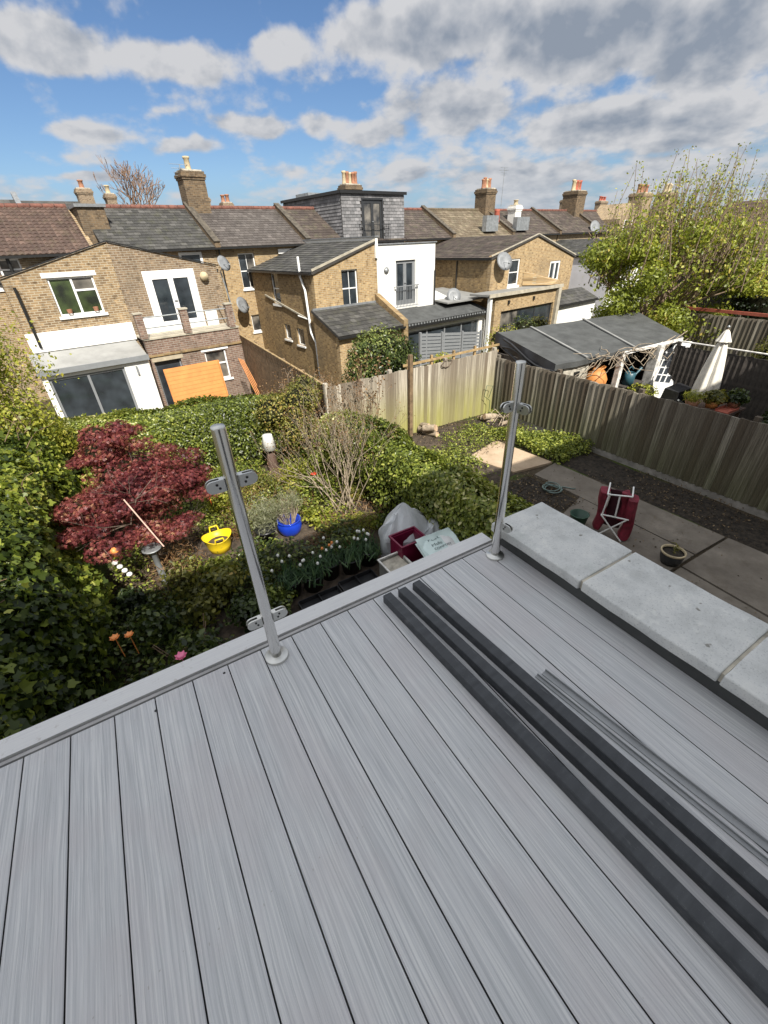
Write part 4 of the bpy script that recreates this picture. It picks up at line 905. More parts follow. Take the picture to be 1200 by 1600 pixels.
# terrace
facade(B_, Pf(18.7), 3.45, 7.12, GF, -1.26, [(3.55, 4.55, GF, -2.05), (5.50, 6.38, -3.15, -1.98)], M['brick_purple'])
facade(B_, Ps(7.12, -1), 18.97, 19.99, GF, -1.26, [], M['brick_purple'])
B_.part('terrace_floor', MB().box(3.45, 7.15, 18.66, 19.99, -1.255, -1.20), M['stone'])
B_.part('brick_course', MB().box(3.43, 7.15, 18.64, 18.698, -1.86, -1.78), M['brick_dark'])
for uu in (3.5, 5.1, 6.88): 
    o = B_.part('pier', MB().box(uu - .13, uu + .13, 18.63, 18.88, -1.20, -.36), M['brick_purple']); B_.part('cap', MB().box(uu - .16, uu + .16, 18.60, 18.91, -.358, -.31), M['stone'], o)
for z in (-.50, -.86): B_.part('rail', MB().tube([(3.5, 18.75, z), (6.88, 18.75, z)], .024, 6), M['galv'])
B_.part('rail', MB().tube([(6.9, 18.8, -.5), (6.9, 19.95, -.5)], .024, 6), M['galv'])
B_.part('balustrade_panel', MB().box(3.66, 4.4, 19.8, 19.84, -1.19, -.62), M['paint_white']); B_.part('balustrade_panel', MB().box(6.28, 6.75, 19.8, 19.84, -1.19, -.60), M['paint_white'])
window(B_, Pf(18.7), 5.50, 6.38, -3.15, -1.98, 'top', M['upvc'], 'glass_curtain', sill=.08, lintel=.16)
window(B_, Pf(18.7), 3.55, 4.55, GF, -2.05, 'one', M['frame_grey'], 'glass', name='door', d=.12)
B_.part('lintel', MB().box(3.5, 4.65, 18.68, 18.699, -2.048, -1.88), M['lintel'])
chimney(B_, 9.75, 28.0, 2.4, 4.92, 1.12, .95, 1, 'brick_soot', 'pot_cream', .17, .62)
aerial(B_, 9.25, 27.9, 4.5, .7)
parapet(B_, 9.22)
OP = Thing('leaning_boards', 'new orange timber panel leaning against the purple brick terrace', 'timber board', (4.8, 18.35, GF), True)
for i in range(12): OP.part('board', MB().hexa([(3.74, 18.20 + .022 * i, -4.10 + i * .148), (5.92, 18.20 + .022 * i, -4.10 + i * .148), (5.92, 18.23 + .022 * i, -4.10 + i * .148), (3.74, 18.23 + .022 * i, -4.10 + i * .148),
        (3.74, 18.232 + .022 * i, -4.10 + i * .148 + .152), (5.92, 18.232 + .022 * i, -4.10 + i * .148 + .152), (5.92, 18.256 + .022 * i, -4.10 + i * .148 + .152), (3.74, 18.256 + .022 * i, -4.10 + i * .148 + .152)]), M['wood_orange'])
for x_ in (3.77, 5.89): OP.part('batten', MB().beam((x_, 18.17, -4.1), (x_, 18.42, -2.33), .05, .03, (0, 1, 0)), M['wood_orange'])
for i, lb_ in enumerate(('leftmost of the orange-brown planks leaning by the corner of the brick terrace', 'second from left of the orange-brown planks at the brick terrace corner', 'third from left of the orange-brown planks at the brick terrace corner', 'rightmost of the orange-brown planks leaning at the brick terrace corner')):
    a = MB(); a.beam((6.45 + i * .06, 17.6, -2.22 - .03 * i), (6.72 + i * .07, 16.7, GF + .02), .07, .025, (1, 0, .3))
    solo('plank', lb_, 'plank', MB().add([W(*v) for v in a.V], a.F), M['wood_orange'], W(7.1, 17.3, -3.5), 'planks leaning at the terrace corner')

# --- house C: sash window, grey-brown tiles, brick outrigger with lean-to
C_ = Thing('terraced_house', 'yellow brick house with white downpipe, lean-to slate roof and brick outrigger', 'house', (12, 20, GF), True, grp)
main_body(C_, 9.2, 14.38, M['brick_yellow'], M['tile_greybrown'], [(10.28, 11.2, -.36, 1.29), (10.39, 11.22, -2.55, -1.68)], tw=.27, th_=.22)
window(C_, Pf(MV), 10.28, 11.2, -.36, 1.29, 'sash', M['paint_white'], ['glass', 'glass_curtain'], sill=.1, d=.1)
window(C_, Pf(MV), 10.39, 11.22, -2.55, -1.68, 'one', M['paint_white'], 'glass_curtain', sill=.1)
C_.part('soffit_band', MB().box(12.6, 14.3, 24.93, 24.99, 1.18, 1.40), M['paint_white'])
dish(C_, (9.75, 24.5, -1.1), (.5, -1, .4), .42)
pipe(C_, [(9.3, 24.9, 1.5), (9.3, 24.9, -3.8)], .04, 'gutter')
facade(C_, Pf(18.5), 10.85, 14.4, GF, [(10.85, .56), (14.4, 1.60)], [(12.34, 13.24, -1.02, .52)], M['brick_yellow'])
window(C_, Pf(18.5), 12.34, 13.24, -1.02, .52, 'sash', M['paint_white'], ['glass', 'glass', 'glass', 'glass'], sill=.12, d=.09)
C_.part('bargeboard', MB().beam((10.75, 18.43, .60), (14.4, 18.43, 1.66), .04, .09), M['stone'])
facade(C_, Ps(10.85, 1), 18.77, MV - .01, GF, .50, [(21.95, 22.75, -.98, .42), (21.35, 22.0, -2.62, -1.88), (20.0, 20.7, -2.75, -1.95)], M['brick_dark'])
window(C_, Ps(10.85, 1), 21.95, 22.75, -.98, .42, 'sash1', M['paint_white'], 'glass', sill=.1)
window(C_, Ps(10.85, 1), 21.35, 22.0, -2.62, -1.88, 'one', M['paint_white'], 'glass_curtain', sill=.08)
window(C_, Ps(10.85, 1), 20.0, 20.7, -2.75, -1.95, 'one', M['paint_white'], 'glass_curtain', sill=.08)
roofplane(C_, (10.72, MV + .3, .52), (0, -(MV + .3) + 18.42, 0), (3.68, 0, 1.12), .28, .26, M['slate'])
C_.part('gutter', MB().box(10.62, 10.715, 18.42, MV, .42, .50), M['gutter'])
C_.part('sloping_ledge', MB().beam((10.80, 23.6, -.62), (10.80, 19.2, -1.45), .05, .07), M['stone'])
pipe(C_, [(10.78, 19.55, 1.12), (10.76, 19.5, .35), (10.76, 19.2, -.2), (10.76, 19.1, -2.0), (10.76, 18.75, -2.4), (10.76, 18.72, GF)], .055, 'paint_white')
pipe(C_, [(10.79, 20.2, -1.35), (10.79, 19.1, -1.45)], .04, 'paint_white')
# lean-to
roofplane(C_, (10.55, 16.38, -1.83), (3.75, 0, 0), (0, 2.12, .88), .28, .26, M['slate'])
C_.part('flashing', MB().box(10.6, 14.2, 18.40, 18.49, -.99, -.90), M['lead'])
facade(C_, Pf(16.5), 10.62, 14.2, GF, -1.90, [(11.6, 13.4, GF, -2.3)], M['brick_yellow'])
window(C_, Pf(16.5), 11.6, 13.4, GF, -2.3, 'slide2', M['frame_grey'], 'glass', name='door')
facade(C_, Ps(10.62, 1), 16.77, 18.49, GF, [(16.77, -1.87), (18.49, -1.05)], [], M['brick_dark'])
C_.part('gutter', MB().box(10.5, 14.3, 16.27, 16.37, -1.95, -1.87), M['gutter'])
pw = MB(); pw.hexa([(14.22, 16.35, -2.1), (14.50, 16.35, -2.1), (14.50, 18.49, -1.2), (14.22, 18.49, -1.2), (14.22, 16.35, -1.62), (14.50, 16.35, -1.62), (14.50, 18.49, -.60), (14.22, 18.49, -.60)]); pw.box(14.22, 14.5, 16.35, 18.49, GF, -2.11)
C_.part('parapet', pw, M['brick_dark'])
parapet(C_, 14.45)

# --- house D: slate dormer, white outrigger with juliet balcony, dark flat roofed extension
D_ = Thing('terraced_house', 'house with slate-hung dormer, white rendered outrigger and dark glazed extension', 'house', (18, 20, GF), True, grp)
main_body(D_, 14.6, 21.85, M['brick_yellow'], M['tile_dark'])
# dormer
def hung(T, P, a0, a1, z0, z1, ops, mat):
    rows = int((z1 - z0) / .16); mt = MB(); rn = []
    for j in range(rows):
        zz = z0 + (z1 - z0) * j / rows; zt = zz + (z1 - z0) / rows; off_ = (j % 2) * .15; x = a0 - off_
        while x < a1:
            l, r = max(a0, x), min(a1, x + .29); x += .30
            if r - l < .03 or any(l < o[1] and r > o[0] and zz < o[3] and zt > o[2] for o in ops): continue
            q = random.uniform(0, .004); mt.add([P(l, -.03 - q, zz), P(r, -.03 - q, zz), P(r, -.008, zt), P(l, -.008, zt), P(l, -.002, zz), P(r, -.002, zz)], [(0, 1, 2, 3), (4, 5, 1, 0)]); rn += [random.random()] * 2
    o = T.part('hung_tile', mt, mat, kind='stuff'); at = o.data.attributes.new('rnd', 'FLOAT', 'FACE'); at.data.foreach_set('value', rn)
dop = [(18.5, 20.0, 1.5, 3.68)]
facade(D_, Pf(24.95), 17.0, 21.8, 1.35, 3.98, dop, M['roof_base'])
hung(D_, Pf(24.95), 17.0, 21.8, 1.35, 3.94, dop, M['tile_dormer'])
window(D_, Pf(24.95), 18.5, 20.0, 1.5, 3.68, 'door2', M['frame_dark'], 'glass_curtain', fw=.07, d=.03)
D_.part('dormer_frame', MB().boxP(Pf(24.95), 18.42, 20.08, -.045, .0, 3.68, 3.76).boxP(Pf(24.95), 18.42, 18.5, -.045, 0, 1.5, 3.68).boxP(Pf(24.95), 20.0, 20.08, -.045, 0, 1.5, 3.68), M['frame_dark'])
jb = MB()
for i in range(17): jb.beam((18.2 + i * .14, 24.72, 1.45), (18.2 + i * .14, 24.72, 2.42), .014, .014, (0, 1, 0))
jb.beam((18.15, 24.72, 2.44), (20.5, 24.72, 2.44), .03, .03); jb.beam((18.2, 24.72, 2.44), (18.2, 24.94, 2.44), .03, .03); jb.beam((20.46, 24.72, 2.44), (20.46, 24.94, 2.44), .03, .03)
D_.part('balcony_rail', jb, M['frame_dark'])
facade(D_, Ps(17.0, 1), 24.96, 31.9, 1.35, 3.98, [], M['roof_base']); hung(D_, Ps(17.0, 1), 24.96, 31.9, 1.4, 3.94, [], M['tile_dormer'])
facade(D_, Ps(21.8, -1), 25.22, 31.9, 1.35, 3.98, [], M['roof_base']); hung(D_, Ps(21.8, -1), 25.22, 31.9, 1.4, 3.94, [], M['tile_dormer'])
D_.part('dormer_roof', MB().box(16.92, 21.88, 24.86, 32.0, 4.0, 4.09), M['felt'])
D_.part('fascia', MB().box(16.88, 21.92, 24.80, 24.857, 3.95, 4.10), M['gutter']); D_.part('fascia', MB().box(16.86, 16.917, 24.86, 32.0, 3.95, 4.10), M['gutter'])
D_.part('rooflight', MB().box(17.3, 18.5, 29.0, 30.6, 4.142, 4.32), M['galv'])
chimney(D_, 20.3, 28.6, 4.0, 4.72, 1.25, .8, 5, 'brick_soot', ['pot_cream', 'terracotta', 'pot_cream', 'terracotta', 'terracotta'], .14, .62)
dparx = facade(D_, Pf(18.5), 14.42, 18.3, GF, 1.42, [(15.6, 16.92, -1.28, .73)], M['render_white'])
window(D_, Pf(18.5), 15.6, 16.92, -1.28, .73, 'door2', M['frame_grey'], 'glass', fw=.06, d=.09)
D_.part('coping', MB().box(14.36, 18.36, 18.44, 18.80, 1.425, 1.47), M['lead'])
facade(D_, Ps(18.3, -1), 18.77, MV - .01, GF, 1.42, [], M['render_white'])
D_.part('party_parapet', MB().hexa([(14.30, 18.40, .9), (14.44, 18.40, .9), (14.44, MV, .9), (14.30, MV, .9), (14.30, 18.40, 1.74), (14.44, 18.40, 1.74), (14.44, MV, 1.74), (14.30, MV, 1.74)]), M['render_white'])
D_.part('coping', MB().box(14.24, 14.50, 18.35, MV, 1.742, 1.79), M['lead'])
D_.part('outrigger_roof', MB().box(14.45, 18.28, 18.78, MV, 1.15, 1.25), M['felt'])
jb = MB()
for i in range(15): jb.beam((15.55 + i * .101, 18.36, -1.35), (15.55 + i * .101, 18.36, -.42), .018, .018, (0, 1, 0))
jb.beam((15.45, 18.36, -.40), (17.05, 18.36, -.40), .04, .04); jb.beam((15.45, 18.36, -1.33), (17.05, 18.36, -1.33), .03, .03); jb.beam((15.48, 18.36, -.4), (15.48, 18.5, -.4), .03, .03); jb.beam((17.02, 18.36, -.4), (17.02, 18.5, -.4), .03, .03)
D_.part('balcony_rail', jb, M['frame_grey'])
D_.part('wall_ornament', MB().lathe([(.001, 0), (.16, .01), (.02, .05), (.001, .05)], (14.98, 18.48, .35), 8, ax=(0, -1, 0)), M['galv'])
pipe(D_, [(18.25, 18.42, .2), (18.25, 18.42, -1.7)], .035, 'gutter')
# extension
D_.part('extension_roof', MB().hexa([(14.35, 16.75, -2.02), (21.0, 16.75, -2.02), (21.0, 18.49, -1.6), (14.35, 18.49, -1.6), (14.35, 16.75, -1.90), (21.0, 16.75, -1.90), (21.0, 18.49, -1.47), (14.35, 18.49, -1.47)]), M['felt'])
D_.part('fascia', MB().box(14.3, 21.05, 16.66, 16.745, -2.10, -1.88), M['gutter'])
mb = MB()
for i in range(34): mb.box(14.4 + i * .2, 14.5 + i * .2, 16.64, 16.659, -1.98, -1.90)
D_.part('fascia_clip', mb, M['galv'], kind='stuff')
facade(D_, Pf(16.95), 14.42, 20.9, GF, -2.08, [(15.0, 20.35, GF, -2.32)], M['render_white'])
window(D_, Pf(16.95), 15.0, 20.35, GF, -2.32, 'slide4', M['frame_grey'], 'glass', fw=.07, name='door', d=.05)
facade(D_, Ps(20.9, -1), 17.22, 18.49, GF, -2.0, [], M['render_white'])
facade(D_, Ps(14.42, 1), 16.96, 18.49, GF, -2.0, [], M['render_white'])
D_.part('wall_wedge', MB().add([(18.32, 18.6, -1.5), (20.6, 18.6, -1.62), (18.32, 18.6, -.75), (18.32, 18.75, -1.5), (20.6, 18.75, -1.62), (18.32, 18.75, -.75)], [(0, 1, 2), (5, 4, 3), (0, 3, 4, 1), (1, 4, 5, 2), (2, 5, 3, 0)]), M['render_white'])
dish(D_, (19.4, 18.1, -1.15), (-.5, -1, .45), .40)
parapet(D_, 22.0 + 4.3)

# --- house E / F: paired outriggers with a shared brick gable
E_ = Thing('terraced_house', 'brick house with dark tile roof whose outrigger side wall lies in shade', 'house', (24, 20, GF), True, grp)
main_body(E_, 21.9, 26.15, M['brick_yellow'], M['tile_dark'])
facade(E_, Pf(17.8), 22.1, 26.2, GF, [(22.1, .62), (26.2, 1.56)], [(23.75, 24.75, -.98, .42)], M['brick_yellow'])
window(E_, Pf(17.8), 23.75, 24.75, -.98, .42, 'sash1', M['paint_white'], 'glass', sill=.12, d=.05, fw=.09)
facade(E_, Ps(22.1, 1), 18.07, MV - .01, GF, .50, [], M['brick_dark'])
pipe(E_, [(22.05, 20.4, .4), (22.05, 20.4, -1.4)], .04, 'gutter')
roofplane(E_, (21.95, MV + .3, .55), (0, -(MV + .3) + 17.72, 0), (4.24, 0, 1.05), .3, .26, M['tile_dark'])
E_.part('gutter', MB().box(21.86, 21.945, 17.72, MV, .44, .53), M['gutter'])
E_.part('bargeboard', MB().beam((21.98, 17.74, .64), (26.2, 17.74, 1.62), .04, .06), M['stone'])
dish(E_, (22.75, 17.5, .32), (-.3, -1, .5), .50)
E_.part('side_return_roof', MB().hexa([(18.45, 17.6, -1.42), (22.0, 17.6, -1.42), (22.0, 21.5, -1.12), (18.45, 21.5, -1.12), (18.45, 17.6, -1.35), (22.0, 17.6, -1.35), (22.0, 21.5, -1.05), (18.45, 21.5, -1.05)]), M['felt_light'])
F_ = Thing('terraced_house', 'yellow brick house with gable, narrow windows and wide doors under a flat canopy', 'house', (29, 20, GF), True, grp)
main_body(F_, 26.45, 33.0, M['brick_yellow'], M['tile_tan'], ridge='tile_tan' if 'tile_tan' in M else 'red_ridge')
facade(F_, Pf(17.8), 26.2, 30.6, GF, [(26.2, 1.56), (30.6, .32)], [(27.95, 29.1, -1.05, .12)], M['brick_yellow'])
window(F_, Pf(17.8), 27.95, 29.1, -1.05, .12, 'one', M['paint_white'], 'glass', sill=.12, d=.03, fw=.13)
F_.part('sash_bar', MB().box(28.45, 28.60, 17.80, 17.87, -.95, .0), M['paint_white'])
facade(F_, Ps(30.6, -1), 18.07, MV - .01, GF, .30, [], M['brick_yellow'])
roofplane(F_, (30.75, 17.72, .30), (0, MV + .3 - 17.72, 0), (-4.55, 0, 1.30), .3, .26, M['tile_tan'])
F_.part('roof_trim', MB().beam((26.2, 17.74, 1.62), (30.7, 17.74, .36), .04, .06), M['stone'])
# wide extension with canopy
facade(F_, Pf(16.5), 21.1, 27.3, GF, -1.22, [(21.7, 26.9, GF, -2.05)], M['brick_yellow'])
window(F_, Pf(16.5), 21.7, 26.9, GF, -2.05, 'slide3', M['frame_dark'], ['glass_curtain', 'glass', 'glass'], fw=.08, name='door', d=.12)
F_.part('canopy', MB().box(20.4, 27.4, 16.36, 17.79, -1.20, -1.10), M['felt_light'])
F_.part('canopy_edge', MB().box(20.35, 27.45, 16.30, 16.355, -1.24, -1.06), M['stone'])
F_.part('column', MB().box(20.55, 20.72, 16.4, 16.6, GF, -1.25), M['paint_white'])
F_.part('parapet', MB().hexa([(26.2, 16.4, -1.04), (27.2, 16.4, -1.04), (25.6, 17.78, -1.04), (25.2, 17.78, -1.04), (26.75, 16.4, -.86), (27.2, 16.4, -.86), (25.6, 17.78, -.35), (25.2, 17.78, -.35)]), M['brick_yellow'])
F_.part('corner_wall', MB().box(27.0, 27.3, 16.3, 16.49, GF, -1.25), M['stone'])
for uu in (22.2, 24.6): F_.part('wall_light', MB().box(uu, uu + .12, 16.42, 16.495, -1.72, -1.52), M['gutter'])
F_.part('extension', MB().box(27.45, 32.2, 16.5, 17.79, GF, -2.3), M['render_white'])
roofplane(F_, (27.35, 16.4, -2.3), (4.95, 0, 0), (0, 1.4, .62), .3, .26, M['slate'])
F_.part('gutter', MB().box(27.35, 32.3, 16.3, 16.395, -2.42, -2.33), M['gutter'])
chimney(F_, 33.0, 27.8, 2.3, 4.75, 1.15, 1.15, 5, 'brick_soot', ['terracotta', 'terracotta', 'pot_cream'], .14, .62)
aerial(F_, 34.3, 27.2, 3.6, 2.5)
F_.part('rooflight', MB().box(29.9, 31.3, 24.9, 25.3, 1.9, 2.9), M['galv'])
F_.part('rooflight', MB().box(33.6, 35.2, 24.9, 25.3, 1.9, 2.8), M['galv'])
F_.part('roof_pot', MB().lathe([(.22, 0), (.2, .7), (.24, .8), (.001, .8)], (31.9, 25.6, 2.5), 12), M['pot_red'])
parapet(F_, 33.1)
# --- house G: white side wall with shade put into its colour, white gable; further houses right
G_ = Thing('terraced_house', 'house with shade-tinted white side wall and white gable half hidden by the tree', 'house', (38, 20, GF), True, grp)
main_body(G_, 33.3, 39.6, M['brick_old'], M['tile_dark'])
chimney(G_, 35.0, 26.3, 1.9, 3.6, .75, .75, 1, 'render_white', 'pot_cream', .2, .3)
facade(G_, Ps(36.0, 1), 17.87, MV - .01, GF, .08, [], M['render_white_shade'])
facade(G_, Pf(17.6), 36.0, 44.4, GF, [(36.0, .08), (40.2, 1.1), (44.4, .08)], [(37.6, 38.8, -1.2, .2), (41.6, 42.8, -1.2, .2)], M['render_white'])
window(G_, Pf(17.6), 37.6, 38.8, -1.2, .2, 'sash1', M['paint_white'], 'glass', sill=.1)
window(G_, Pf(17.6), 41.6, 42.8, -1.2, .2, 'sash1', M['paint_white'], 'glass', sill=.1)
roofplane(G_, (35.85, MV + .3, .08), (0, -(MV + .3) + 17.5, 0), (4.35, 0, 1.05), .35, .3, M['slate'])
roofplane(G_, (44.55, 17.5, .08), (0, MV + .3 - 17.5, 0), (-4.35, 0, 1.05), .35, .3, M['slate'])
parapet(G_, 39.7)
H_ = Thing('terraced_house', 'house with tall chimney of pale and red pots and a small gabled dormer', 'house', (43, 25, GF), True, grp)
main_body(H_, 39.8, 46.2, M['brick_old'], M['tile_dark'])
chimney(H_, 46.0, 27.8, 2.3, 4.9, 1.5, 1.5, 5, 'brick_soot', ['pot_cream', 'pot_cream', 'pot_red', 'terracotta', 'pot_red'], .17, .8)
dish(H_, (45.6, 25.0, 1.9), (-.3, -1, .4), .6); parapet(H_, 46.3)
I_ = Thing('terraced_house', 'farthest terrace house to the right with brick gable above the shade-tinted white wall', 'house', (50, 25, GF), True, grp)
main_body(I_, 46.5, 60.0, M['brick_old'], M['tile_dark'])
I_.part('dormer', MB().add([(49.6, 24.7, 1.2), (53.4, 24.7, 1.2), (53.4, 24.7, 2.6), (51.5, 24.7, 3.9), (49.6, 24.7, 2.6), (49.6, 28, 1.2), (53.4, 28, 1.2), (53.4, 28, 2.6), (51.5, 28, 3.9), (49.6, 28, 2.6)], [(0, 1, 2, 3, 4), (9, 8, 7, 6, 5), (1, 6, 7, 2), (2, 7, 8, 3), (3, 8, 9, 4), (4, 9, 5, 0)]), M['brick_old'])
window(I_, Pf(24.7), 50.6, 52.2, 1.4, 2.5, 'one', M['paint_white'], 'glass', d=-.03)
chimney(I_, 59.5, 27.8, 2.3, 5.0, 2.4, 1.5, 4, 'brick_old', 'terracotta', .2, .8)
chimney(I_, 66.0, 27.8, -4, 5.2, 2.0, 1.5, 3, 'brick_old', 'pot_cream', .2, .8)
# houses of the street beyond, only roofs and chimneys show
def backhouse(u0, u1, v, zr, label, tile, chs, wall='brick_brown'):
    T = Thing('terraced_house', label, 'house', ((u0 + u1) / 2, v, GF), True, 'roofs of the street beyond')
    T.part('wall', MB().box(u0, u1, v, v + 7, GF, zr - 1.9), M[wall])
    roofplane(T, (u0, v - .2, zr - 1.9), (u1 - u0, 0, 0), (0, 3.6, 1.9), .6, .5, M[tile]); roofplane(T, (u1, v + 7.2, zr - 1.9), (u0 - u1, 0, 0), (0, -3.6, 1.9), .8, .8, M[tile])
    for (cu, cw, ch, n, pm) in chs: chimney(T, cu, v + 3.4, zr - 1.2, zr + ch, cw, .9, n, 'brick_brown', pm, .2, .55)
    return T
backhouse(-6, 3.0, 42, 4.95, 'dark roof beyond at far left behind the brown pantiles', 'slate', [])
t_ = backhouse(3.1, 7.6, 42, 4.9, 'dark roof beyond with leaning parapets and a red brick chimney', 'slate', [(7.5, 1.0, .75, 1, 'terracotta')], 'brick_brown')
t_.part('parapet', MB().beam((3.1, 41.8, 3.2), (3.1, 45.4, 5.25), .3, .35), M['lead'])
backhouse(9.0, 21.0, 43, 4.55, 'long low roof beyond behind the red ridge and the bare tree', 'tile_brown', [(9.4, .7, .9, 1, 'pot_cream'), (16.9, .8, .8, 2, 'pot_red'), (18.9, .9, .45, 2, 'terracotta')])
backhouse(62, 90, 40, 4.6, 'far roofs at the right end of the terrace behind the tree', 'tile_dark', [(70, 2.2, 1.1, 3, 'pot_red'), (80, 2.2, 1.1, 3, 'pot_red')])
# dark fence between D and E gardens
DF = Thing('slatted_fence', 'dark grey slatted fence in front of the glazed extension', 'fence', (15, 13.9, GF), True)
for s_ in range(3):
    f0, f1 = s_ / 3, (s_ + 1) / 3; q0 = (13.2 + 3.95 * f0, 14.05 - .0 * f0); q1 = (13.2 + 3.95 * f1 - .12, 14.05)
    for i in range(8):
        z0, z1 = -1.86 - .42 * f0 - i * .145, -1.86 - .42 * f1 - i * .145
        DF.part('slat', MB().beam((q0[0], q0[1], z0), (q1[0], q1[1], z1), .02, .11), M['frame_grey'])
    DF.part('post', MB().box(q1[0] + .02, q1[0] + .10, 14.0, 14.1, GF, -1.75 - .42 * f1), M['frame_grey'])
DF.part('post', MB().box(13.1, 13.19, 14.0, 14.1, GF, -1.75), M['frame_grey'])
# big roof and dark shed at the right edge
RB = Thing('outbuilding', 'dark timber outbuilding with red-brown tiled roof at the right edge', 'shed', (26, 9, -3.1))
RB.part('wall', MB().box(23.5, 31, 5.5, 12.5, -3.1, .4), M['fence_dark'])
roofplane(RB, (23.2, 5.2, .35), (0, 7.6, 0), (4.0, 0, 2.2), .35, .3, M['tile_brown']); roofplane(RB, (31.2, 12.8, .35), (0, -7.6, 0), (-4.0, 0, 2.2), .5, .4, M['tile_brown'])

# ================================================================ RIGHT NEIGHBOUR: open-fronted shed, parasol, clutter
GR = -3.1
SH = Thing('garden_shed', 'open-fronted garden shed with sagging black felt roof behind the grey fence', 'shed', (12, 8.3, GR))
mb = MB(); N = 14; K = 10; vs = []
for j in range(K + 1):
    for i in range(N + 1):
        f, g = i / N, j / K; a = Vector((9.15, 7.05, -1.17)).lerp(Vector((14.75, 7.0, -1.17)), f); b = Vector((9.6, 9.65, -.80)).lerp(Vector((16.1, 9.4, -.84)), f); q = a.lerp(b, g)
        q.z += -.022 * math.sin(f * math.pi * 3) ** 2 * (1 - g * .5) + .006 * math.sin(f * 31 + g * 9); vs.append(q)
fs = [(j * (N + 1) + i, j * (N + 1) + i + 1, (j + 1) * (N + 1) + i + 1, (j + 1) * (N + 1) + i) for j in range(K) for i in range(N)]
mb.add(vs, fs, 0, True); mb.add([v - Vector((0, 0, .05)) for v in vs], [tuple(reversed(f)) for f in fs])
mb.add([vs[i] for i in range(N + 1)] + [vs[i] - Vector((0, 0, .14)) for i in range(N + 1)], [(i, i + 1, i + N + 2, i + N + 1)[::-1] for i in range(N)])
SH.part('roof', mb, M['felt'])
for f in (.23, .62): 
    a = vs[int(f * N)]; b = vs[K * (N + 1) + int(f * N)]; SH.part('roof_batten', MB().beam(a + Vector((0, 0, .03)), b + Vector((0, 0, .03)), .07, .03), M['felt_light'])
# drooping sheet over the left edge
mb = MB(); sv = []; n = 16
for i in range(n + 1):
    f = i / n; a = Vector((9.15, 7.05, -1.16)).lerp(Vector((9.6, 9.65, -.79)), f)
    for k in range(5):
        g = k / 4; sv.append(a + Vector((-.10 * g - .05 * math.sin(f * 17) * g, -.04 * g, .015 - (.34 + .10 * math.sin(f * 11 + 1)) * g)))
mb.add(sv, [(i * 5 + k, i * 5 + k + 1, (i + 1) * 5 + k + 1, (i + 1) * 5 + k) for i in range(n) for k in range(4)], 0, True)
mb.add([(v.x + .012, v.y, v.z) for v in sv], [((i + 1) * 5 + k, (i + 1) * 5 + k + 1, i * 5 + k + 1, i * 5 + k) for i in range(n) for k in range(4)], 0, True)
SH.part('roof_sheet', mb, M['black_plastic'])
for k, (fy, fz) in enumerate(((.15, .9), (.35, 1.15), (.55, .8))):
    a = Vector((9.1, 7.0, -1.3)); pts = [a + Vector((.03 * i - .02, .33 * i, -.10 * math.sin(i * .9 * fz) + .06 * i - .12 * k)) for i in range(7)]; SH.part('roof_sheet_fold', MB().tube(pts, .03, 6), M['black_plastic'])
SH.part('wall', MB().box(9.5, 15.6, 9.35, 9.42, GR, -.95), M['fence_dark'])
SH.part('wall', MB().box(9.3, 9.36, 7.5, 9.34, GR, -1.25), M['fence_dark'])
SH.part('wall', MB().box(14.9, 14.97, 7.2, 9.34, GR, -1.2), M['fence_dark'])
SH.part('wall_panel', MB().box(9.62, 10.62, 7.13, 7.18, GR, -1.3), M['plaster'])
SH.part('vent', MB().box(10.05, 10.25, 7.10, 7.128, -1.62, -1.5), M['gutter'])
pm_ = simple('post_white', (.72, .70, .66), .8, var=.25, scale=7)
SH.part('post', MB().box(11.84, 11.98, 6.98, 7.12, GR, -1.25), pm_)
SH.part('post', MB().box(13.40, 13.62, 6.85, 7.12, GR, -1.22), pm_); SH.part('post', MB().box(13.86, 13.94, 7.06, 7.14, GR, -1.22), pm_)
SH.part('fascia_board', MB().beam((11.9, 7.0, -1.26), (14.7, 6.96, -1.24), .03, .09), pm_)
rs = random.Random(5); mb = MB()
for i in range(26):
    p = Vector((rs.uniform(10.5, 12.3), 6.98, rs.uniform(-1.35, -1.12))); pts = [p]; d = Vector((rs.uniform(-.8, 1), rs.uniform(-.25, .05), rs.uniform(-.25, .25)))
    for k in range(6): d = (d + Vector((rs.gauss(0, .35), rs.gauss(0, .12), rs.gauss(0, .25) - .06))).normalized(); q_ = pts[-1] + d * .19; q_.z = min(max(q_.z, -1.62), -1.08); pts.append(q_)
    mb.tube(pts, [.011 - .0009 * k for k in range(len(pts))], 4)
for i in range(8):
    p = Vector((12.2 + i * .2, 6.98, -1.4 + rs.uniform(-.1, .2))); mb.tube([p, p + Vector((.5, -.05, -.25 + rs.uniform(-.1, .2))), p + Vector((1.0, 0, .05)), p + Vector((1.5, .02, .18))], .012, 4)
VN = Thing('vine', 'bare pale vine tangled along the front edge of the shed roof', 'vine', (12, 6.98, -1.3)); VN.part('stem', mb, M['bark_pale'])
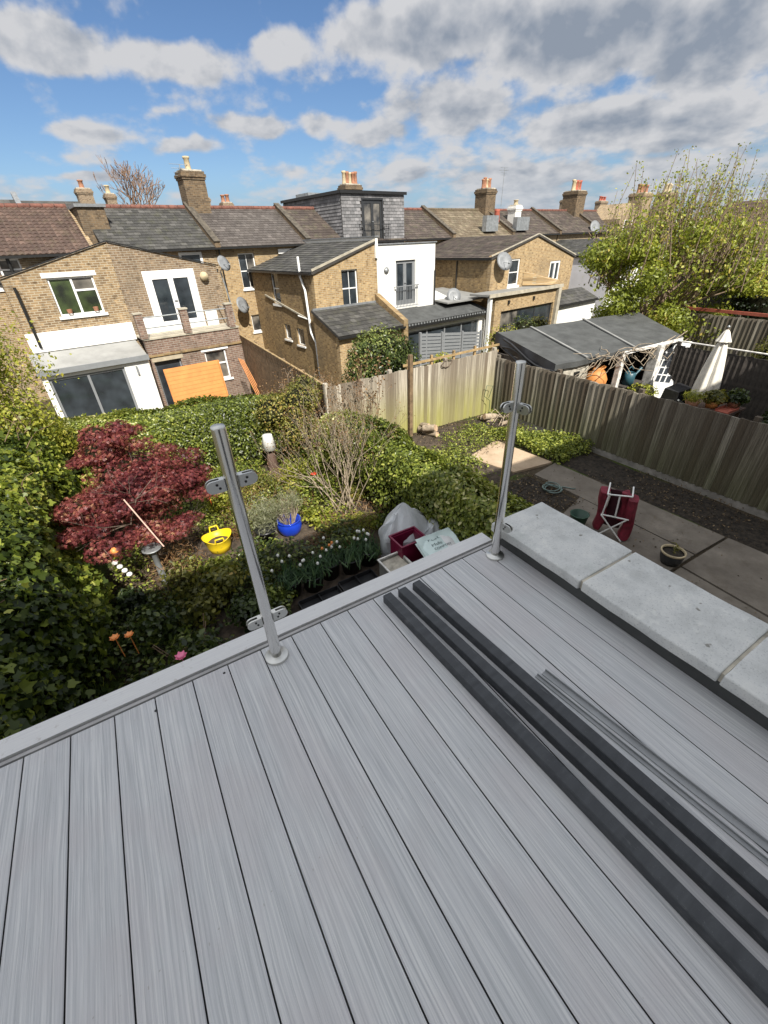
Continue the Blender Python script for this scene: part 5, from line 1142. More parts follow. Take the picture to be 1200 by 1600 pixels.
# things in the shed
solo('terracotta_urn', 'orange terracotta urn standing inside the open shed', 'urn', MB().lathe([(.001, 0), (.18, 0), (.30, .22), (.33, .42), (.24, .62), (.17, .68), (.23, .76), (.2, .76), (.14, .68), (.001, .66)], (11.35, 7.35, -2.35), 20), M['wood_orange'], (11.35, 7.35, -2.35))
solo('storage_box', 'dark box under the urn inside the open shed', 'box', MB().box(10.9, 11.8, 7.2, 7.75, GR, -2.36).box(10.86, 11.84, 7.16, 7.79, -2.42, -2.355), M['frame_dark'], (11.3, 7.5, GR))
blue_ = simple('blue_plastic', (.035, .10, .13), .4)
solo('watering_can', 'blue watering can on the floor between the shed posts', 'watering can', MB().lathe([(.001, 0), (.16, 0), (.15, .32), (.11, .34), (.11, .3)], (12.45, 7.0, -2.2), 14).tube([(12.6, 7.0, -2.1), (12.78, 7.0, -1.95), (12.95, 7.0, -1.82)], [.04, .025, .05], 7).tube([(12.35, 7, -1.9), (12.3, 7, -1.76), (12.45, 7, -1.7), (12.56, 7, -1.8)], .014, 5), blue_, (12.45, 7, -2.2))
solo('shelf_unit', 'dark shelf unit carrying the watering can in the shed', 'shelf', MB().box(12.1, 13.1, 6.9, 7.3, -2.25, -2.21).box(12.12, 12.18, 6.92, 7.28, GR, -2.255).box(13.02, 13.08, 6.92, 7.28, GR, -2.255).box(12.19, 13.01, 6.92, 7.28, -2.75, -2.71), M['fence_dark'], (12.6, 7.1, GR))
solo('plant_pot', 'grey pot hanging in the dark of the shed', 'pot', MB().lathe([(.001, 0), (.10, 0), (.15, .26), (.13, .26), (.10, .2), (.001, .2)], (13.0, 7.6, -1.75), 16).tube([(13, 7.6, -1.52), (13, 7.6, -1.15)], .006, 4), M['galv'], (13, 7.6, -1.75))
bb = Thing('bush', 'small fresh green bush growing at the foot of the shed posts', 'bush', (12.5, 6.6, GR)); blobs(bb, [(12.2, 6.5, -2.3, .35, .3, .3), (12.7, 6.5, -2.4, .35, .3, .3), (12.4, 6.5, -2.8, .5, .35, .35)], 1500, 21, M['spring'], .06, 'diamond')
# white glazed door leaning against the shed
DR = Thing('old_door', 'old white door with round-topped lattice of small panes leaning at the shed corner', 'door', (14.4, 6.7, GR))
q0, q1 = Vector((13.75, 7.3, GR)), Vector((14.12, 6.62, GR)); up_ = Vector((.72, .12, 1.8)); ux_ = (q1 - q0); nx_ = ux_.cross(up_).normalized()
def dpt(a, b, o=0): return q0 + ux_ * a + up_ * b + nx_ * o
def dbox(mb, a0, a1, b0, b1, o0=-.02, o1=.02): return mb.hexa([dpt(a0, b0, o0), dpt(a1, b0, o0), dpt(a1, b0, o1), dpt(a0, b0, o1), dpt(a0, b1, o0), dpt(a1, b1, o0), dpt(a1, b1, o1), dpt(a0, b1, o1)])
mb = MB(); dbox(mb, 0, .14, 0, 1); dbox(mb, .86, 1, 0, 1); dbox(mb, .1405, .8595, 0, .36); dbox(mb, .1405, .8595, .93, 1)
for k in range(1, 4): dbox(mb, .14 + .18 * k - .02, .14 + .18 * k + .02, .361, .929, -.012, .012)
for k in range(1, 5): dbox(mb, .141, .859, .36 + .114 * k - .009, .36 + .114 * k + .009, -.011, .013)
DR.part('frame', mb, M['paint_white']); DR.part('pane', dbox(MB(), .14, .86, .36, .93, -.003, .003), M['glass'])
# parasol, folded
PS = Thing('parasol', 'folded cream garden parasol standing beside the black covered barbecue', 'parasol', (13.25, 5.3, GR))
mb = MB(); n = 40; vs = []; prof = [(.05, -.80), (.10, -.95), (.16, -1.2), (.22, -1.6), (.27, -2.0), (.285, -2.2)]
for r, z in prof:
    for j in range(n):
        a = 2 * math.pi * j / n; rr = r * (1 + .16 * math.cos(a * 8)) ; vs.append((13.25 + rr * math.cos(a), 5.3 + rr * math.sin(a), z + .02 * math.cos(a * 8)))
mb.add(vs, [(i * n + (j + 1) % n, i * n + j, (i + 1) * n + j, (i + 1) * n + (j + 1) % n) for i in range(len(prof) - 1) for j in range(n)], 0, True)
cream = simple('canvas_cream', (.72, .68, .60), .85, var=.08, scale=5)
PS.part('canopy', mb, cream)
mb = MB(); vs = []; prof = [(.02, -.60), (.07, -.66), (.12, -.78), (.17, -.88)]
for r, z in prof:
    for j in range(n):
        a = 2 * math.pi * j / n; rr = r * (1 + .10 * math.cos(a * 8)); vs.append((13.25 + rr * math.cos(a), 5.3 + rr * math.sin(a), z))
mb.add(vs, [(i * n + (j + 1) % n, i * n + j, (i + 1) * n + j, (i + 1) * n + (j + 1) % n) for i in range(len(prof) - 1) for j in range(n)], 0, True); PS.part('vent_cap', mb, cream)
PS.part('pole', MB().tube([(13.25, 5.3, GR), (13.25, 5.3, -.56)], .024, 8), M['bark']); PS.part('finial', MB().lathe([(.001, .0), (.03, .0), (.035, .03), (.001, .06)], (13.25, 5.3, -.56), 10), M['galv'])
PS.part('base', MB().lathe([(.001, 0), (.27, 0), (.26, .05), (.06, .09), (.05, .3), (.03, .3)], (13.25, 5.3, GR), 20), M['frame_dark'])
# covered barbecue
BQ = Thing('covered_barbecue', 'black covered barbecue between the leaning white door and the parasol', 'barbecue', (13.4, 6.05, GR))
BQ.part('cover', MB().hexa([(12.95, 5.75, GR + .05), (13.75, 5.7, GR + .05), (13.8, 6.3, GR + .05), (12.95, 6.3, GR + .05), (13.02, 5.82, -2.28), (13.68, 5.78, -2.25), (13.7, 6.2, -2.2), (13.03, 6.22, -2.25)]), M['black_plastic'])
BQ.part('strap', MB().beam((12.94, 5.74, -2.45), (13.77, 5.69, -2.85), .02, .04), M['galv'])
# garden table with plants in front of the parasol
TB = Thing('garden_table', 'low table under the potted plants in front of the parasol', 'table', (12.0, 4.5, GR))
TB.part('tabletop', MB().box(11.5, 12.75, 4.1, 5.1, -2.24, -2.19), M['terr_dark'])
for x in (11.55, 12.64):
    for y in (4.15, 4.99): TB.part('leg', MB().box(x, x + .06, y, y + .06, GR, -2.242), M['terr_dark'])
for k, (x, y, mt_, lb) in enumerate(((11.8, 4.9, 'spring', 'striped pale green plant at the left end of the table'), (12.15, 4.6, 'olive', 'dark orange-potted plant in the middle of the table'), (12.55, 4.3, 'laurel', 'dark green plant at the right end of the table'))):
    T = Thing('potted_plant', lb, 'potted plant', (x, y, -2.19), group='potted plants on the garden table')
    T.part('pot', MB().lathe([(.001, 0), (.12, 0), (.16, .16), (.14, .16), (.12, .12), (.001, .12)], (x, y, -2.188), 14), M['wood_orange'] if k == 1 else M['terracotta'])
    blobs(T, [(x, y, -1.93, .26, .26, .16)], 420, 30 + k, M[mt_], .10, 'blade' if k == 0 else 'diamond', core=False, name='leaves')
solo('serving_tray', 'dark red tray lying on the table beside the plants', 'tray', MB().box(11.95, 12.45, 4.12, 4.42, -2.187, -2.17).box(11.95, 12.45, 4.12, 4.135, -2.169, -2.13).box(11.95, 12.45, 4.405, 4.42, -2.169, -2.13), M['pot_red'], (12.2, 4.25, -2.18))
# fences behind
FV = Thing('board_fence', 'dark board fence with a pale rail behind the parasol', 'fence', (14.6, 5, GR))
vfence(FV, (14.5, 1.0), (14.4, 6.9), -1.42, -1.38, M['fence_dark'], pitch=.14, base=GR, front=-1, posts=4, postup=.12)
FV.part('top_rail', MB().tube([(14.42, 1.0, -1.28), (14.36, 6.9, -1.24)], .025, 5), pm_)
FV2 = Thing('board_fence', 'tall dark board fence at the far side of the parasol garden', 'fence', (19, 6, GR))
vfence(FV2, (19.2, .5), (19.0, 9.2), -1.15, -1.12, M['fence_grey'], pitch=.15, base=GR, front=-1, posts=5)
FV2.part('top_rail', MB().beam((19.2, .5, -1.02), (19.0, 9.2, -.98), .06, .10), M['pot_red'])

# ================================================================ NEXT-DOOR GARDEN OBJECTS
cr_ = simple('crimson_fabric', (.20, .014, .032), .75, var=.25, scale=10)
AR = Thing('folded_chair', 'folded crimson garden chair with white crossed frame standing on the slabs', 'chair', (6.2, 3.12, G + .045))
AR.o.rotation_euler = (0, 0, R(-60)); cx, cy = 6.2, 3.12; zb = G + .05
for k, (xa, xb, ya, yb, h0, h1) in enumerate(((-.27, -.13, -.14, .10, .10, .80), (.14, .30, -.16, .14, .02, .74), (-.12, .13, .02, .06, .12, .80), (.05, .16, -.06, .10, .3, .80))):
    mb = MB(); n = 14; m_ = 9; vs = []
    for i in range(m_ + 1):
        f = i / m_; z = zb + h0 + (h1 - h0) * f
        for j in range(n):
            a = 6.283 * j / n; ex_ = abs(math.cos(a)) ** .6 * (1 if math.cos(a) > 0 else -1); ey_ = abs(math.sin(a)) ** .6 * (1 if math.sin(a) > 0 else -1)
            w_ = 1 + .13 * math.sin(a * 3 + f * 7 + k) + .10 * math.sin(f * 9 + k * 2); vs.append((cx + (xa + xb) / 2 + (xb - xa) / 2 * ex_ * w_ + .02 * math.sin(f * 5), cy + (ya + yb) / 2 + (yb - ya) / 2 * ey_ * w_, z + .012 * math.sin(a * 2)))
    mb.add(vs, [(i * n + j, i * n + (j + 1) % n, (i + 1) * n + (j + 1) % n, (i + 1) * n + j) for i in range(m_) for j in range(n)], 0, True); mb.add(vs[:n], [tuple(range(n))[::-1]]); mb.add(vs[-n:], [tuple(range(n))])
    AR.part('fabric', mb, cr_ if k != 2 else simple('crimson_dark', (.05, .008, .015), .8))
fy = cy - .17
for a, b in (((cx - .18, fy, zb), (cx + .2, fy, zb + .42)), ((cx + .2, fy - .02, zb), (cx - .18, fy - .02, zb + .42)), ((cx - .19, fy, zb + .42), (cx + .22, fy, zb + .42)), ((cx - .17, fy, zb + .80), (cx + .17, fy, zb + .84)), ((cx - .17, fy, zb + .42), (cx - .15, fy, zb + .82)), ((cx - .17, fy, zb + .8), (cx - .17, cy + .17, zb + .84)), ((cx + .17, fy, zb + .84), (cx + .17, cy + .17, zb + .84)), ((cx + .02, fy, zb + .42), (cx + .0, fy, zb + .82))):
    AR.part('frame_tube', MB().tube([a, b], .013, 6), M['paint_white'])
grn = simple('green_plastic', (.02, .075, .045), .4)
solo('green_tub', 'dark green plastic tub standing behind the folded crimson chair', 'tub', MB().lathe([(.001, .01), (.11, 0), (.15, .24), (.16, .25), (.14, .25), (.11, .03), (.001, .03)], (5.95, 3.55, G + .045), 20), grn, (5.98, 3.62, G + .045))
PP = Thing('plant_pot', 'dark glazed pot with pale rim and a small seedling on the slabs', 'plant pot', (6.27, 2.12, G + .045)); px, py = 6.27, 2.13; zb = G + .046
PP.part('pot', MB().lathe([(.001, 0), (.12, 0), (.155, .10), (.165, .20)], (px, py, zb), 24), M['frame_dark'])
PP.part('rim', MB().lathe([(.166, .19), (.172, .20), (.172, .222), (.152, .222), (.150, .19)], (px, py, zb), 24), M['pot_cream'])
PP.part('soil', MB().disc((px, py, zb + .17), .152, 20), M['soil_dark'])
leafmesh('leaves', np.array([(px, py, zb + .18 + .012 * i) for i in range(16)]), RNG.normal(size=(16, 3)) * .5 + np.array((0, 0, .5)), .11, M['olive'], PP, 'blade')
hm = simple('hose_green', (.16, .22, .20), .5); mb = MB(); pts = []
for i in range(90): a = i * .23; r_ = .16 + .03 * math.sin(i * .31); pts.append((6.57 + r_ * math.cos(a), 4.62 + r_ * math.sin(a), G + .06 + .0009 * i))
pts += [(6.75 + .05 * k, 4.5 + .10 * math.sin(k), G + .06) for k in range(6)]
mb.tube(pts, .012, 6); solo('garden_hose', 'coiled grey-green hose lying on the dark soil', 'hose', mb, hm, (6.57, 4.6, G))
lw = simple('log_end', (.58, .40, .26), .8, var=.25, scale=18)
def logpile(name, x, y, n, seed, label, tilt, lying):
    rs = random.Random(seed); T = Thing(name, label, 'logs', (x, y, G))
    for i in range(n):
        r = rs.uniform(.06, .10); L = rs.uniform(.28, .42); a = rs.uniform(-.5, .5) + tilt; d = Vector((math.cos(a), math.sin(a), rs.uniform(-.1, .35))).normalized()
        if lying: c_ = Vector((x + rs.uniform(-.14, .14), y + rs.uniform(-.12, .12), G + .08 + .10 * (i // 2)))
        else: c_ = Vector((x + rs.uniform(-.12, .12), y + rs.uniform(-.10, .10), G + .09 + .09 * (i // 2)))
        n_ = 9; ring = [1 + rs.uniform(-.15, .15) for _ in range(n_)]; A1 = d.orthogonal().normalized(); A2_ = d.cross(A1)
        R0 = [c_ - d * L / 2 + (A1 * math.cos(6.283 * j / n_) + A2_ * math.sin(6.283 * j / n_)) * r * ring[j] for j in range(n_)]; R1 = [p + d * L for p in R0]
        mb = MB(); mb.add(R0 + R1, [(j, (j + 1) % n_, (j + 1) % n_ + n_, j + n_) for j in range(n_)], 0, True); mb.add(R0, [tuple(range(n_))[::-1]], 1); mb.add(R1, [tuple(range(n_))], 1)
        T.part('log', mb, [M['bark_pale'], lw])
logpile('log_pile', 6.32, 8.42, 6, 3, 'pile of pale split logs at the foot of the tall dark post', -1.2, True)
logpile('log_pile', 8.35, 8.3, 3, 8, 'two or three thick pale logs in the corner by the two fences', 2.6, True)
mb = MB(); rs = random.Random(2)
for i in range(14): a = rs.uniform(0, 6.28); mb.tube([(8.7, 8.1, G + .05), (8.7 + .3 * math.cos(a), 8.05 + .3 * math.sin(a), G + .15 + rs.uniform(0, .2)), (8.7 + .6 * math.cos(a), 8.0 + .5 * math.sin(a), G + .06)], .012, 4)
mb.box(8.3, 8.75, 7.75, 7.82, G + .06, G + .12)
solo('brushwood', 'small heap of sticks beside the corner logs', 'sticks', mb, M['bark_pale'], (8.6, 8.0, G))
mb = MB(); mb.tube([(8.62, 8.68, -2.3), (8.66, 8.6, -1.95), (8.45, 8.62, -1.9), (8.42, 8.66, -2.2), (8.6, 8.6, -2.35), (8.62, 8.62, -2.7)], .008, 5)
solo('wire_hoop', 'thin bent wire hoop standing in the fence corner', 'wire', mb, grn, (8.5, 8.6, G))
mb = MB(); pts = [(7.1 + .16 * math.cos(a) * (1 + .3 * math.sin(2 * a)), 8.74, -1.12 + .09 * math.sin(a)) for a in [i * .4 for i in range(30)]]; mb.tube(pts, .012, 5)
solo('rope_coil', 'dark loop of rope hung on top of the pale board fence', 'rope', mb, M['bark'], (7.1, 8.74, -1.1))

# ================================================================ OUR GARDEN: objects
ylw = simple('yellow_rubber', (.80, .58, .015), .45, var=.05)
YT = Thing('flexible_tub', 'bright yellow flexible tub with two handles standing in the flower garden', 'tub', (.48, 6.45, G)); cx, cy = .48, 6.42
mb = MB(); n = 28; prof = [(.001, .012), (.15, .01), (.18, .14), (.215, .30), (.225, .31), (.21, .312), (.17, .14), (.14, .03), (.001, .03)]
vs = [(cx + r * math.cos(6.283 * j / n) * 1.08, cy + r * math.sin(6.283 * j / n) * (.94 if z > .2 else 1), G + .02 + z + (.03 * math.cos(2 * 6.283 * j / n) if z > .2 else 0)) for r, z in prof for j in range(n)]
mb.add(vs, [(i * n + j, i * n + (j + 1) % n, (i + 1) * n + (j + 1) % n, (i + 1) * n + j) for i in range(len(prof) - 1) for j in range(n)], 0, True); YT.part('bucket', mb, ylw)
for s_ in (-1, 1): YT.part('handle', MB().tube([(cx - .07, cy + s_ * .20, G + .30), (cx - .06, cy + s_ * .22, G + .39), (cx + .06, cy + s_ * .22, G + .39), (cx + .07, cy + s_ * .20, G + .30)], .014, 7), ylw)
YT.part('garden_waste', MB().lathe([(.001, .24), (.15, .2), (.19, .17)], (cx, cy, G + .02), 12), M['soil'])
BP = Thing('plant_pot', 'black plastic pot with feathery green plant left of the blue pot', 'plant pot', (1.22, 6.14, G)); cx, cy = 1.22, 6.14
BP.part('pot', MB().lathe([(.001, 0), (.125, 0), (.165, .29), (.175, .29), (.175, .325), (.16, .325), (.15, .27), (.001, .27)], (cx, cy, G + .02), 24), M['black_plastic'])
p = RNG.normal(size=(1500, 3)) * np.array((.15, .15, .14)) + np.array((cx + .02, cy + .1, G + .55)); leafmesh('leaves', p, RNG.normal(size=(1500, 3)), .08, M['lavender'], BP, 'blade', droop=-.6)
BU = Thing('plant_pot', 'round glossy blue glazed pot with a straggly lavender', 'plant pot', (1.66, 6.22, G)); cx, cy = 1.66, 6.20
bl = simple('blue_glaze', (.012, .045, .42), .12, var=.12, scale=5)
BU.part('pot', MB().lathe([(.001, 0), (.13, .01), (.19, .10), (.215, .19), (.205, .27), (.19, .29), (.21, .31), (.205, .325), (.18, .32), (.17, .28), (.001, .26)], (cx, cy, G + .02), 28), bl)
mb = MB(); rs = random.Random(9); tp = []
for i in range(70):
    a = rs.uniform(0, 6.28); o = rs.uniform(.15, .62); L = rs.uniform(.32, .52); b_ = Vector((cx + .1 * math.cos(a), cy + .1 * math.sin(a), G + .28)); d = Vector((math.cos(a) * o, math.sin(a) * o + .12, 1)).normalized()
    mb.tube([b_, b_ + d * L * .5 + Vector((0, 0, .01)), b_ + d * L], [.006, .0045, .003], 4); tp += [b_ + d * L * f for f in (.85, .95, 1.05, 1.12)]
BU.part('stem', mb, M['bark_pale']); tp = np.repeat(np.array(tp), 7, 0) + RNG.normal(size=(len(tp) * 7, 3)) * .03
leafmesh('leaves', tp, RNG.normal(size=tp.shape), .055, M['lavender'], BU, 'blade', droop=-.8)
LW = Thing('garden_lantern', 'white tapered lantern shade on a dark stand in front of the hedge', 'lantern', (2.25, 8.9, G)); cx, cy = 2.22, 8.75
LW.part('shade', MB().lathe([(.10, .92), (.17, .60), (.165, .60), (.095, .925), (.001, .93)], (cx, cy, G), 20), M['paint_white']); LW.part('stand', MB().lathe([(.12, 0), (.11, .3), (.08, .58), (.001, .58)], (cx, cy, G), 14), M['terr_dark'])
CN = MB(); CN.tube([(-.52, 5.9, -1.17), (-.27, 5.6, -1.86)], .010, 6); solo('bamboo_cane', 'thin pinkish cane stuck slanting through the red maple', 'cane', CN, simple('cane', (.62, .42, .34), .6), (-.4, 6.5, -1.9))
BR = Thing('stone_ornament', 'string of white pebbles hanging under the red maple', 'ornament', (-1.0, 6.0, -2.0))
for k in range(4): BR.part('pebble', MB().lathe([(.001, -.03), (.03, -.02), (.04, 0), (.03, .02), (.001, .03)], (-.90 + .035 * k, 5.78 - .02 * k, -1.98 - .07 * k), 10), M['petal_white'])
BR.part('cord', MB().tube([(-.95, 5.8, -1.75), (-.90, 5.78, -1.98), (-.79, 5.72, -2.2)], .006, 4), M['bark'])
solo('bird_feeder', 'small orange and brown feeder hanging beside the white pebbles', 'bird feeder', MB().lathe([(.001, 0), (.05, 0), (.05, .06), (.07, .07), (.02, .12), (.001, .12)], (-.86, 5.86, -1.92), 10), M['petal_orange'], (-.86, 5.86, -1.92))
solo('bird_bath', 'grey round dish on a stalk beneath the red maple', 'bird bath', MB().lathe([(.001, .0), (.12, 0), (.05, .05), (.04, .62), (.09, .66), (.14, .70), (.13, .71), (.001, .67)], (-.45, 6.05, G), 18), M['galv'], (-.45, 6.05, G))

# rubble sack, recycling box, compost bag, clear box
sk = simple('grey_sack', (.62, .64, .66), .28, var=.08, scale=3, bmp=.6, bscale=9)
def sack(cx, cy, z0, rx, ry, h, seed, pk):
    n, m = 46, 20; vs = []; rs = random.Random(seed); cre = [(rs.uniform(0, 6.28), rs.uniform(-2.5, 2.5), rs.uniform(5, 9), rs.uniform(.02, .05)) for _ in range(7)]
    for i in range(m + 1):
        f = i / m; g = max(0, (f - .5) / .5)
        for j in range(n):
            a = 6.283 * j / n; cl = (1 - g) + g * .16; wx = rx * (1 + .10 * math.sin(f * 3.1)) * (1 - .45 * g ** 1.5); wy = ry * (1 + .10 * math.sin(f * 3.1)) * cl
            d = 1
            for (p, q, fr_, am) in cre: d += am * (1 - abs(math.sin((a * fr_ + p + q * f * 3) * .5)) * 2) * (.5 + f)
            x = cx + wx * math.cos(a) * d; y = cy + wy * math.sin(a) * d + .05 * g * math.sin(a * 3 + seed)
            vs.append((x, y, z0 + h * f * (1 - .22 * g * abs(math.cos(a) - pk)) + .02 * math.sin(a * 7 + seed) * g))
    mb = MB().add(vs, [(i * n + j, i * n + (j + 1) % n, (i + 1) * n + (j + 1) % n, (i + 1) * n + j) for i in range(m) for j in range(n)], 0, False)
    return mb.add(vs[-n:], [tuple(range(n))])
solo('rubble_sack', 'large shiny grey plastic sack with a peaked top against the privet hedge', 'sack', sack(3.02, 4.60, G, .40, .32, 1.02, 1, .0), sk, (2.98, 4.62, G))
solo('rubble_sack', 'smaller crumpled grey plastic sack behind the dark red box', 'sack', sack(3.36, 4.34, G, .26, .22, .72, 4, .3), sk, (3.30, 4.34, G))
rb = simple('crimson_plastic', (.17, .008, .04), .4, var=.1)
RX = Thing('recycling_box', 'dark crimson plastic box open at the top beside the grey sack', 'box', (2.93, 3.98, G)); x0, x1, y0, y1, zt = 2.60, 3.02, 4.02, 4.34, -2.12
mb = MB(); mb.hexa([(x0 + .04, y0 + .04, G), (x1 - .04, y0 + .04, G), (x1 - .04, y1 - .04, G), (x0 + .04, y1 - .04, G), (x0, y0, zt - .4), (x1, y0, zt - .4), (x1, y1, zt - .4), (x0, y1, zt - .4)])
for a in ((x0, x1, y0, y0 + .02), (x0, x1, y1 - .02, y1), (x0, x0 + .02, y0 + .021, y1 - .021), (x1 - .02, x1, y0 + .021, y1 - .021)): mb.box(*a, zt - .399, zt)
RX.part('box', mb, rb)
mb = MB()
for a in ((x0 - .02, x1 + .02, y0 - .02, y0 + .005), (x0 - .02, x1 + .02, y1 - .005, y1 + .02), (x0 - .02, x0 + .005, y0 + .006, y1 - .006), (x1 - .005, x1 + .02, y0 + .006, y1 - .006)): mb.box(*a, zt + .002, zt + .03)
RX.part('rim', mb, rb)
# compost bag: pale sack lying on a low stand, printed
CB = Thing('compost_bag', 'pale mint and white compost bag with dark printed words lying beside the crimson box', 'bag', (3.12, 3.62, G))
cbm = simple('bag_print', (.62, .74, .72), .4, var=.06, scale=2); cbw = simple('bag_white', (.74, .74, .74), .4, var=.04)
def bagp(s_, t_, o=0):   # s along 0..1 (left to right), t 0..1
    o0 = Vector((2.70, 3.50, -2.12)); a = Vector((.60, -.02, .0)); b = Vector((.08, .46, .04)); bul = .05 * (1 - (2 * s_ - 1) ** 4) * (1 - (2 * t_ - 1) ** 4); return o0 + a * s_ + b * t_ + Vector((0, 0, bul + o + .008 * math.sin(s_ * 17) * math.sin(t_ * 13)))
n = 20; mb = MB()
top_ = [bagp(i / n, j / n) for j in range(n + 1) for i in range(n + 1)]; bot = [Vector((p.x, p.y, 2 * (-2.10 + .06 * ((k // (n + 1)) / n)) - p.z)) for k, p in enumerate(top_)]
fs = [(j * (n + 1) + i, j * (n + 1) + i + 1, (j + 1) * (n + 1) + i + 1, (j + 1) * (n + 1) + i) for j in range(n) for i in range(n)]
mb.add(top_, fs, 0, True); mb.add(bot, [f[::-1] for f in fs], 0, True)
for k, f in enumerate(fs): mb.M[k] = 1 if (k % n) > n * .62 else 0
CB.part('bag', mb, [cbm, cbw])
def text_mesh(s, size):
    cu_ = bpy.data.curves.new('txt', 'FONT'); cu_.body = s; cu_.size = size; cu_.resolution_u = 3; o = bpy.data.objects.new('txt', cu_); col.objects.link(o)
    dg = bpy.context.evaluated_depsgraph_get(); me = bpy.data.meshes.new_from_object(o.evaluated_get(dg)); V_ = [tuple(v.co) for v in me.vertices]; F_ = [tuple(p.vertices) for p in me.polygons]
    bpy.data.objects.remove(o); bpy.data.curves.remove(cu_); bpy.data.meshes.remove(me); return V_, F_
ink = simple('print_dark', (.03, .06, .06), .5)
for wd, s0, t0, sz in (('Peat', .28, .78, .17), ('Multi', .30, .52, .13), ('COMPOST', .30, .36, .095)):
    V_, F_ = text_mesh(wd, sz); CB.part('lettering', MB().add([bagp(s0 + v[0] * 1.1, t0 + v[1] * 1.3, .004) for v in V_], F_), ink)
gp = MB(); gp.add([bagp(.55 + .14 * math.cos(a) * (1 + .2 * math.sin(3 * a)), .16 + .11 * math.sin(a), .004) for a in [i * .35 for i in range(18)]], [tuple(range(18))]); CB.part('printed_leaf', gp, M['hosegreen'] if 'hosegreen' in M else grn)
solo('bag_stand', 'dark crate carrying the compost bag', 'crate', MB().box(2.75, 3.55, 3.45, 4.15 - .42, G, -2.26).box(3.22, 3.60, 3.74, 4.1, G, -2.28), M['black_plastic'], (3.15, 3.6, G))
TBX = Thing('storage_box', 'clear box with pale rim full of earth close under the deck edge', 'box', (2.45, 3.9, G)); x0, x1, y0, y1, zt = 2.28, 2.62, 3.72, 4.14, -2.28
mb = MB()
for a in ((x0, x1, y0, y0 + .012), (x0, x1, y1 - .012, y1), (x0, x0 + .012, y0 + .013, y1 - .013), (x1 - .012, x1, y0 + .013, y1 - .013)): mb.box(*a, G + .02, zt)
TBX.part('box', mb, simple('box_grey', (.22, .22, .20), .4))
mb = MB()
for a in ((x0 - .02, x1 + .02, y0 - .02, y0 + .003), (x0 - .02, x1 + .02, y1 - .003, y1 + .02), (x0 - .02, x0 + .003, y0 + .004, y1 - .004), (x1 - .003, x1 + .02, y0 + .004, y1 - .004)): mb.box(*a, zt + .002, zt + .02)
TBX.part('rim', mb, pm_); TBX.part('earth', MB().box(x0 + .014, x1 - .014, y0 + .014, y1 - .014, G + .03, zt - .03), M['plaster'])

# tulips in dark pots
tulip_leaf = leafmat('tulip_leaf', [(0, (.03, .06, .03)), (.6, (.07, .13, .06)), (1, (.14, .21, .11))])
def petalhead(mb, c, r, h, m):
    mb.lathe([(.001, 0), (r * .75, h * .12), (r, h * .42), (r * .85, h * .75), (r * .35, h), (r * .2, h * .97)], c, 9, m)
tspots = [(1.12, 4.72, 'white tulips in a black pot nearest the steel post'), (1.44, 4.66, 'white tulips in the second black pot from the steel post'), (1.77, 4.78, 'white and orange tulips in the middle of the row of black pots'),
          (2.09, 4.70, 'green tulip pot with few white buds, right of the middle'), (2.42, 4.72, 'tightly packed white tulips in the black pot beside the grey sack')]
for k, (x, y, lb) in enumerate(tspots):
    T = Thing('tulip_pot', lb, 'tulip pot', (x, y, G), group='tulips in black pots under the deck edge')
    T.part('pot', MB().lathe([(.001, 0), (.13, 0), (.16, .27), (.17, .27), (.17, .30), (.15, .30), (.14, .26), (.001, .26)], (x, y, G + .02), 20), M['black_plastic'])
    rs = random.Random(40 + k); st = MB(); nf = (4, 6, 4, 3, 7)[k]
    for i in range(nf + (3 if k == 2 else 0)):
        a = rs.uniform(0, 6.28); r = rs.uniform(.03, .14); hx, hy, hz = x + r * 1.7 * math.cos(a), y + r * 1.7 * math.sin(a), G + .28 + rs.uniform(.22, .36)
        st.tube([(x + r * .5 * math.cos(a), y + r * .5 * math.sin(a), G + .27), (hx, hy, hz)], .005, 4)
        hb = MB(); petalhead(hb, (hx, hy, hz), .021, .052, 0); T.part('flower', hb, M['petal_white'] if i < nf else M['petal_orange'])
    T.part('stem', st, M['privet'] if False else grn)
    pp = np.stack([x + RNG.normal(size=190) * .11, y + RNG.normal(size=190) * .11, G + .24 + RNG.uniform(0, .13, 190)], 1); N_ = np.stack([pp[:, 0] - x, pp[:, 1] - y, np.full(190, .06)], 1)
    leafmesh('leaves', pp, N_, .20, tulip_leaf, T, 'blade', spread=.5, droop=-1.6)
for x, y, w_, lb in ((1.1, 4.0, .6, 'black seed tray lying in the shade under the deck edge'), (1.75, 4.05, .55, 'second black seed tray, right of the first under the deck edge')):
    T = Thing('seed_tray', lb, 'tray', (x + w_ / 2, y, G + .05)); T.part('tray', MB().box(x, x + w_, y, y + .4, G + .05, G + .07), M['black_plastic'])
    for a in ((x, x + w_, y - .012, y), (x, x + w_, y + .4, y + .412), (x - .012, x, y, y + .4), (x + w_, x + w_ + .012, y, y + .4), (x + w_ / 2 - .006, x + w_ / 2 + .006, y + .002, y + .398)): T.part('rim', MB().box(*a, G + .071, G + .14), M['black_plastic'])

